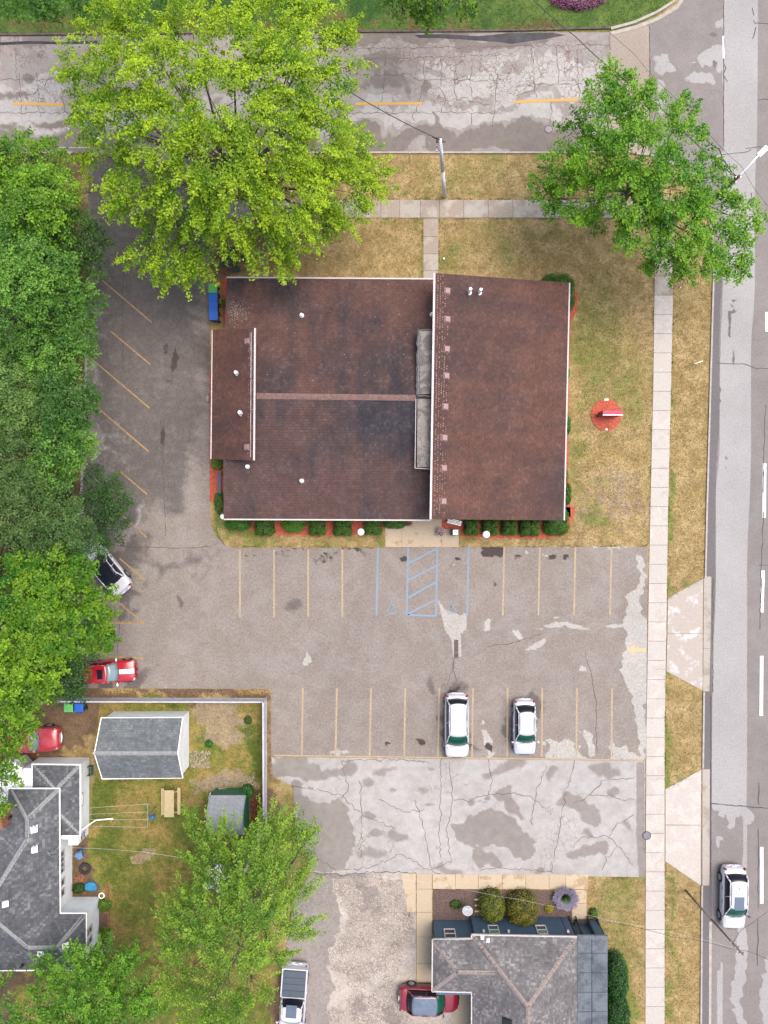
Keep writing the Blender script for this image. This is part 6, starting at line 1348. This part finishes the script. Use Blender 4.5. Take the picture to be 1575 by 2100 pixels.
# patio table set, dark green
pt = empty('patio_table', P(482, 537), .25, label='dark green metal picnic table with four attached seats', cat='picnic table')
M['dgreen'] = simple('dark_green_metal', A(34, 74, 66), .5, nscale=10, lo=.6, hi=1.2)
MB().box((0, 0, .74), (.85, .85, .04)).build('tabletop', M['dgreen'], pt, bevel=.02, local=True)
MB().cyl((0, 0, 0), .06, .74, 8).build('pedestal', M['dgreen'], pt, local=True)
for k in range(4):
    an = k * math.pi / 2; cx, cy = math.cos(an) * .78, math.sin(an) * .78
    MB().box((cx, cy, .45), (.42, .62, .035), rz=an).build('seat', M['dgreen'], pt, bevel=.02, local=True)
    mb = MB(); mb.path([Vector((0, 0, .2)), Vector((cx * .8, cy * .8, .25)), Vector((cx, cy, .44))], .025, 6); mb.build('seat_arm', M['dgreen'], pt, local=True)
# wooden picnic table
wt = empty('picnic_table', P(355, 1640), .0, label='new pale wood picnic table on the backyard lawn', cat='picnic table')
for i in range(5): MB().box((-.02 + (i - 2) * .148 - .06, .0, .76), (.14, 2.05, .04)).build('tabletop_plank', M['pine'], wt, local=True)
for x in (-.62, -.74 + .02, .52, .64): MB().box((x - .0, .03 if x < 0 else .08, .45), (.115, 2.05, .04)).build('seat_plank', M['pine'], wt, local=True)
for s_ in (-1, 1):
    mb = MB(); mb.box((-.06, s_ * .78, .41), (1.44, .05, .1)); mb.box((-.06, s_ * .78, .7), (.72, .05, .09)); mb.bar((-.34, s_ * .8, .72), (-.66, s_ * .8, 0), .04, 4); mb.bar((.22, s_ * .8, .72), (.56, s_ * .8, 0), .04, 4); mb.build('leg_frame', M['pine'], wt, local=True)
# clothes line
cl_ = empty('clothes_line', P(303, 1673), label='metal clothes line frame with four lines to the white house', cat='clothes line')
mb = MB(); mb.bar(P(303, 1650), P(303, 1650) + Vector((0, 0, .02)), .02); 
mb = MB(); tz = 1.7; mb.bar(P(303, 1649, tz), P(303, 1697, tz), .022, 6); mb.bar(Vector((P(303, 1673, tz).x, P(303, 1673, tz).y, 0)), P(303, 1673, tz), .03, 6); mb.build('post', M['metal'], cl_)
for y0_, y1_ in ((1657, 1649), (1670, 1665), (1681, 1681), (1694, 1697)):
    mb = MB(); mb.path([P(184, y0_, tz), P(240, (y0_ + y1_) / 2, tz - .05), P(303, y1_, tz)], .01, 4); mb.build('line', M['cablew'], cl_)
bb = empty('peg_bag', P(312, 1677), label='blue bag hanging at the end of the clothes line', cat='bag'); mb = MB(); mb.ball(P(313, 1676, 1.0), .2, 10, 8, (1, 1, 1.2)); mb.build('bag', simple('blue_fabric', A(60, 130, 210), .6), bb, True); MB().bar(P(313, 1676, 1.2), P(304, 1692, 1.65), .012, 4).build('strap', simple('yellow_cord', A(210, 200, 90), .6), bb)
o = MB().bar(P(303, 1673) + Vector((0, 0, .05)), P(322, 1652) + Vector((0, 0, .05)), .04, 6).build('wooden_stick', M['wood_dark']); tag(o, 'dark wooden stick lying on grass by the clothes line', 'stick')
# backyard clutter
def lone(mb, name, mat, label, cat, smooth=False, bevel=0): return tag(mb.build(name, mat, None, smooth, bevel), label, cat)
lone(MB().torus(P(175, 1780) + Vector((0, 0, .12)), .34, .12, 24, 8), 'old_tyre', M['rubber'], 'black tyre lying in the bed of the white house', 'tyre', True)
lone(MB().torus(P(209, 1836) + Vector((0, 0, .07)), .2, .05, 20, 6), 'white_planter_ring', M['trimw'], 'small white ring planter beside the brick edging', 'planter', True)
bl = simple('sky_blue_plastic', A(66, 172, 226), .45, nscale=4); bl2 = simple('pale_blue_plastic', A(124, 168, 224), .5)
m_ = MB(); pts = [(174, 1822), (176, 1812), (182, 1808), (190, 1807), (197, 1811), (200, 1818), (199, 1824), (186, 1825)]; m_.prism([P(x, y).xy for x, y in pts], 0, .18); lone(m_, 'paddling_pool', bl, 'bright blue half round basin in the bed', 'basin', bevel=.04)
ch = empty('toy_slide', P(165, 1748), label='pale blue plastic toy slide near the white wall', cat='toy')
m_ = MB(); m_.prism([P(x, y).xy for x, y in ((156, 1752), (162, 1742), (170, 1741), (174, 1754), (167, 1759))], .25, .4); m_.build('seat', bl2, ch, bevel=.03); MB().box(P(170, 1739) + Vector((0, 0, .4)), (.4, .12, .5), .5).build('backrest', simple('mid_blue_plastic', A(70, 130, 180), .5), ch); 
for x, y in ((158, 1751), (172, 1754), (167, 1743)): MB().cyl(P(x, y), .03, .26, 6).build('leg', bl2, ch)
def rocks(name, label, cx, cy, rx0, ry0, n, s0, s1, mat, seed):
    rr = random.Random(seed); mb = MB()
    for _ in range(n):
        x = cx + rr.uniform(-1, 1) * rx0; y = cy + rr.uniform(-1, 1) * ry0; s_ = rr.uniform(s0, s1); p = P(x, y)
        mb.ball(p + Vector((0, 0, s_ * .3)), s_, 6, 4, (rr.uniform(.7, 1.2), rr.uniform(.7, 1.2), .6))
    o = mb.build(name, mat); tag(o, label, 'stones', kind='stuff'); return o
rocks('rubble', 'terracotta rubble beside the black tyre', 165, 1798, 9, 9, 24, .06, .16, M['terracotta'], 1)
rocks('stones', 'pale stones scattered east of the garage', 410, 1558, 20, 18, 160, .03, .09, M['stone'], 2)
rocks('gravel', 'pinkish rubble and chips in the back yard', 455, 1485, 66, 36, 420, .015, .05, simple('pink_chips', A(190, 165, 150), .9), 3)
rocks('gravel', 'pale chips behind the green shed', 480, 1602, 44, 10, 240, .02, .06, M['stone'], 4)
rocks('leaf_litter', 'brown litter along the outer side of the white fence', 330, 1421, 220, 7, 700, .015, .045, simple('brown_litter', A(130, 84, 60), .95), 5)
rocks('leaf_litter', 'brown litter between fence corner and yard', 553, 1500, 5, 80, 160, .015, .04, simple('tan_litter', A(170, 140, 110), .95), 6)
rocks('brush_pile', 'rust red brush pile between the green shed and the fence', 526, 1655, 9, 26, 160, .03, .10, simple('rust_brush', A(150, 70, 45), .95, lo=.5, hi=1.3), 8)
lone(MB().ball(P(427, 818) + Vector((0, 0, .12)), .3, 12, 8, (.55, 1.0, .6)), 'boulder', M['stone'], 'pale boulder at the kerb by the west wing', 'boulder', True)
o = MB().box(P(470, 1618) + Vector((0, 0, .2)), (1.55, .16, .06), -.08).build('timber_board', simple('pink_board', A(225, 195, 190), .7), None); tag(o, 'pinkish white board lying behind the green shed', 'board')
o = MB().bar(P(432, 1632) + Vector((0, 0, .6)), P(437, 1617) + Vector((0, 0, .9)), .04, 5).build('white_stake', M['trimw']); tag(o, 'short white stake leaning at the green shed corner', 'stake')
cr = empty('wire_crate', P(186, 1578), label='small green wire crate between the white house and the garage', cat='crate'); mg = simple('green_wire', A(90, 140, 110), .6)
mb = MB(); 
for s_ in (-1, 1): mb.box(P(186, 1578) + Vector((s_ * .2, 0, .25)), (.05, .7, .5)); mb.box(P(186, 1578) + Vector((0, s_ * .33, .25)), (.36, .05, .5))
mb.build('sides', mg, cr); MB().box(P(186, 1578) + Vector((0, 0, .1)), (.34, .6, .1)).build('contents', M['wood_dark'], cr)
# white lobed patio umbrella under the locust
um = empty('patio_umbrella', P(452, 1784), label='white lobed patio umbrella under the yellow green tree', cat='umbrella')
c = P(443, 1802, 2.1); mb = MB(); n = 30; V = [c + Vector((0, 0, .35))]; 
for i in range(n): an = 2 * math.pi * i / n; r_ = .95 + .2 * math.cos(5 * an); V.append(c + Vector((math.cos(an) * r_, math.sin(an) * r_, 0)))
mk('canopy', V, [(0, 1 + i, 1 + (i + 1) % n) for i in range(n)], M['trimw'], um); MB().cyl(Vector((c.x, c.y, 0)), .03, 2.4, 8).build('pole', M['metal'], um)
# items at the office entrance
fl = empty('flower_planter', P(902, 1091), label='planter of pink and white flowers at the entrance', cat='planter'); MB().cyl(P(901, 1092), .2, .4, 14, .26).build('pot', simple('grey_pot', A(90, 88, 86), .7), fl)
c = np.array(P(903, 1090)); n = 420; an = RNG.uniform(0, 6.28, n); r_ = RNG.uniform(0, 1, n) ** .5 * .34; pos = np.stack([c[0] + np.cos(an) * r_, c[1] + np.sin(an) * r_, .55 - r_ * .4 + RNG.uniform(0, .1, n)], 1); tt = np.where((RNG.uniform(0, 1, n) < .5)[:, None], np.array([[.45, .45, .42]]), np.where((RNG.uniform(0, 1, n) < .5)[:, None], np.array([[.4, .06, .14]]), np.array([[.02, .04, .02]])))
leaves_mesh('flowers', pos, RNG.normal(size=(n, 3)) * .4 + np.array([0, 0, 1]), np.full(n, .08), tt, fl)
fl2 = empty('flower_planter', P(836, 1074), label='dark pink flower pot beside the leafy shrub', cat='planter'); MB().cyl(P(838, 1072), .16, .35, 12).build('pot', M['terracotta'], fl2)
c = np.array(P(838, 1072)); n = 200; an = RNG.uniform(0, 6.28, n); r_ = RNG.uniform(0, 1, n) ** .5 * .28; pos = np.stack([c[0] + np.cos(an) * r_, c[1] + np.sin(an) * r_, .45 + RNG.uniform(0, .1, n)], 1); leaves_mesh('flowers', pos, RNG.normal(size=(n, 3)) * .4 + np.array([0, 0, 1]), np.full(n, .07), np.tile(np.array([[.16, .05, .04]]), (n, 1)) * RNG.uniform(.5, 1.6, (n, 1)), fl2)
lb = empty('litter_bin', P(931, 1091), label='black square litter bin with white lid at the entrance', cat='bin'); MB().box(P(930.5, 1091) + Vector((0, 0, .45)), (.5, .5, .9)).build('body', M['black'], lb, bevel=.03); MB().box(P(931, 1091) + Vector((.02, 0, .93)), (.38, .4, .05)).build('lid', M['trimw'], lb, bevel=.02)
gf = empty('metal_bench', P(931, 1071), -.25, label='grey metal frame bench on red mulch by the entrance', cat='bench')
mb = MB(); mb.bar((-.6, .2, .35), (.5, .2, .35), .025); mb.bar((-.6, -.15, .35), (.5, -.15, .35), .025); mb.build('frame', M['metal'], gf, local=True)
for i in range(4): MB().box((-.0, -.12 + i * .1, .37), (1.1, .06, .02)).build('slat', M['metal'], gf, local=True)
for x in (-.5, .45): MB().box((x, 0, .17), (.04, .35, .34)).build('leg', M['metal'], gf, local=True)
o = MB().box(P(453, 990) + Vector((.02, 0, .6)), (.28, 1.68, .06)).build('bench_top', simple('slate_grey', A(92, 104, 118), .6), None)
bn = empty('bench', P(453, 990), label='slate grey bench on red mulch by the west drive', cat='bench'); o.name = 'seat'; o.parent = bn; o.matrix_parent_inverse = Matrix.Translation(P(453, 990)).inverted()
for y in (970, 1010): MB().box(P(453, y) + Vector((.02, 0, .29)), (.22, .08, .58)).build('leg', M['metal'], bn)
# satellite dish and pallet
sdz = empty('satellite_dish', P(958, 1866), label='pale satellite dish on a mast in the bark bed', cat='satellite dish')
c = P(958, 1868, 1.0); MB().cyl(Vector((c.x, c.y, 0)), .03, .95, 8).build('mast', M['metal'], sdz)
V = []; F = []; R_ = Matrix.Rotation(-.5, 3, 'X') @ Matrix.Rotation(.2, 3, 'Y')
for j in range(5):
    r_ = j / 4
    for i in range(20): an = 2 * math.pi * i / 20; V.append(R_ @ Vector((math.cos(an) * r_ * .42, math.sin(an) * r_ * .34, .12 * r_ * r_)) + c)
for j in range(4):
    for i in range(20): F.append((j * 20 + i, (j + 1) * 20 + i, (j + 1) * 20 + (i + 1) % 20, j * 20 + (i + 1) % 20))
o = mk('reflector', V, F, simple('dish_grey', A(205, 212, 218), .5), sdz, True); sm_ = o.modifiers.new('t', 'SOLIDIFY'); sm_.thickness = .015
MB().path([c + Vector((0, .3, .05)), c + Vector((.1, .42, .45))], .015, 5).build('feed_arm', M['metal'], sdz); MB().box(c + Vector((.12, .44, .48)), (.12, .12, .12)).build('receiver', M['trim'], sdz)
pa = empty('wooden_steps', P(978, 1853), label='small slatted wooden pallet beside the left round bush', cat='pallet')
for i in range(5): MB().box(P(979, 1843 + i * 6) + Vector((0, 0, .12)), (.45, .13, .03)).build('slat', M['pine'] if i % 2 == 0 else M['wood_dark'], pa)
# small ground debris
rocks('leaf_litter', 'scattered brown leaves and chips under the big maple by the drive', 440, 530, 24, 50, 320, .015, .04, simple('rust_litter', A(165, 110, 85), .95), 12)
MB().ball(P(910, 531) + Vector((0, 0, .06)), .09, 8, 6).build('garden_stone', M['trimw']); tag(bpy.data.objects['garden_stone'], 'small white stone on the lawn by the entry path', 'stone')
# grass blades standing on the dry lawns, thicker along the kerbs and walks
def grass(label, polys, edges, per_m2, cd, cl, holes=(), seed=1):
    rg = np.random.default_rng(seed); PX = []; PY = []; T = []
    for poly in polys:
        xs = [p[0] for p in poly]; ys_ = [p[1] for p in poly]; ar = (max(xs) - min(xs)) * (max(ys_) - min(ys_)) / S / S; n = int(ar * per_m2)
        x = rg.uniform(min(xs), max(xs), n); y = rg.uniform(min(ys_), max(ys_), n); k = sd_poly(x, y, poly) > 1
        for h in holes: k &= sd_poly(x, y, h) < 0
        PX.append(x[k]); PY.append(y[k]); wx, wy = warp(x[k], y[k], 6); T.append(.45 + .3 * np.sin(wx / 23) * np.cos(wy / 19) + rg.normal(size=k.sum()) * .25)
    for pts, wd, dens in edges:
        for a, b in zip(pts[:-1], pts[1:]):
            L = math.hypot(b[0] - a[0], b[1] - a[1]) / S; n = int(L * dens); t = rg.uniform(0, 1, n)
            clump = rg.uniform(0, 1, n) < (.45 + .45 * np.sin(t * L * 2.1 + a[0]))
            PX.append((a[0] + (b[0] - a[0]) * t + rg.normal(size=n) * wd)[clump]); PY.append((a[1] + (b[1] - a[1]) * t + rg.normal(size=n) * wd)[clump]); T.append((rg.uniform(.75, 1.5, n))[clump])
    x = np.concatenate(PX); y = np.concatenate(PY); t = np.concatenate(T); n = len(x)
    pos = np.stack([(x - 787.5) / S, -(y - 1050) / S, rg.uniform(.0, .05, n)], 1)
    nr = rg.normal(size=(n, 3)) * .8 + np.array([0, 0, .7])
    o = leaves_mesh('grass', pos, nr, rg.uniform(.05, .13, n), tintof(cd, cl, t), None, .35); tag(o, label, 'grass', kind='stuff')
office = [(440, 560), (470, 560), (890, 552), (1190, 556), (1190, 665), (1176, 1105), (440, 1104)]
grass('short dry grass on the lawns around the office and verges', [[(450, 318), (1350, 330), (1440, 420), (1445, 407), (450, 407)], [(450, 450), (1340, 450), (1332, 1118), (470, 1118)], [(1383, 450), (1460, 480), (1455, 800), (1446, 1180), (1372, 1220)], [(1367, 1385), (1440, 1425), (1438, 1572), (1365, 1612)], [(1366, 1772), (1436, 1820), (1434, 2130), (1365, 2130)], [(1208, 1800), (1320, 1802), (1320, 2130), (1290, 2130), (1246, 1960), (1205, 1890)]],
      [([(1382, 560), (1377, 800), (1371, 1050), (1369, 1220)], 1.6, 60), ([(1364, 1385), (1364, 1612)], 1.8, 90), ([(1340, 570), (1331, 1115)], 1.0, 40), ([(1364, 1770), (1363, 2110)], 1.5, 60), ([(1455, 800), (1449, 1050), (1446, 1180)], 1.2, 60), ([(780, 408), (1115, 408)], 1.0, 50), ([(780, 449), (1330, 449)], 1.0, 40), ([(866, 450), (866, 560)], .9, 60), ([(901, 450), (901, 552)], .9, 50), ([(470, 1120), (785, 1122)], 1.2, 60), ([(945, 1121), (1328, 1119)], 1.2, 50), ([(1440, 1190), (1370, 1228)], 1.2, 80), ([(1437, 1580), (1367, 1619)], 1.2, 80), ([(1209, 1799), (1320, 1801)], 1.5, 60), ([(442, 1085), (462, 1118)], 1.2, 60)],
      60, A(186, 158, 102), A(112, 132, 56), holes=[office, [(866, 448), (901, 448), (901, 560), (866, 560)], [(1210, 815), (1278, 815), (1278, 886), (1210, 886)], [(785, 1060), (943, 1060), (943, 1124), (785, 1124)]])
grass('patchy grass of the back yard', [[(210, 1600), (530, 1600), (530, 1990), (205, 1985), (225, 1930), (225, 1800), (190, 1760)]], [([(205, 1602), (380, 1600)], 2, 60), ([(205, 1440), (400, 1440)], 2, 60), ([(532, 1470), (534, 1600)], 3, 120), ([(562, 1600), (600, 1610), (604, 1690)], 2, 80)], 70, A(176, 156, 84), A(100, 128, 44), seed=4)
grass('green grass north of the side street', [[(-20, -20), (1400, -20), (1376, 4), (1296, 46), (1250, 56), (-20, 64)]], [([(-20, 68), (600, 64), (1250, 58)], 1.5, 60)], 70, A(98, 130, 50), A(58, 104, 34), seed=5)
grass('weeds rooted in the pavement cracks', [], [([(600, 1612), (640, 1616)], 1.5, 120), ([(300, 72), (1140, 66)], 2.2, 25), ([(1365, 1373), (1327, 1370)], .6, 40), ([(1365, 1597), (1327, 1597)], .6, 60), ([(1320, 1560), (1321, 1800)], 1.0, 14)], 1, A(120, 140, 60), A(70, 120, 40), seed=6)
rocks('mulch_chips', 'red mulch chips spilled along the bed edges', 640, 1100, 150, 3, 260, .015, .035, M['red_mulch'], 21)
rocks('mulch_chips', 'red mulch chips spilled around the round sign bed', 1243, 851, 34, 34, 90, .015, .04, M['red_mulch'], 22)
rocks('mulch_chips', 'red mulch chips spilled in front of the right hedge row', 1060, 1105, 110, 3, 200, .015, .035, M['red_mulch'], 23)

def shade_fill(poly, per, seed):  # added leaf fill, dark green so gaps between crowns read as shade
    rg = np.random.default_rng(seed); xs = [p[0] for p in poly]; ys_ = [p[1] for p in poly]; n = int((max(xs) - min(xs)) * (max(ys_) - min(ys_)) / S / S * per)
    x = rg.uniform(min(xs), max(xs), n); y = rg.uniform(min(ys_), max(ys_), n); k = sd_poly(x, y, poly) > 0; x = x[k]; y = y[k]; n = len(x)
    hgt = 1.1 + .8 * np.sin(x / 17) * np.cos(y / 21); z = hgt * rg.uniform(0, 1, n) ** .5
    pos = np.stack([(x - 787.5) / S, -(y - 1050) / S, z], 1)
    o = leaves_mesh('shade_fill', pos, rg.normal(size=(n, 3)) * .7 + np.array([0, 0, .8]), rg.uniform(.1, .2, n), tintof(A(34, 66, 26), A(74, 112, 44), rg.uniform(0, 1, n)), None)
    tag(o, 'added dark leaf fill for shaded gaps beneath the left row of trees', 'shade_fill', kind='stuff')
shade_fill([(-120, 330), (120, 330), (165, 480), (165, 700), (160, 900), (150, 1080), (120, 1300), (90, 1400), (-120, 1420)], 170, 9)
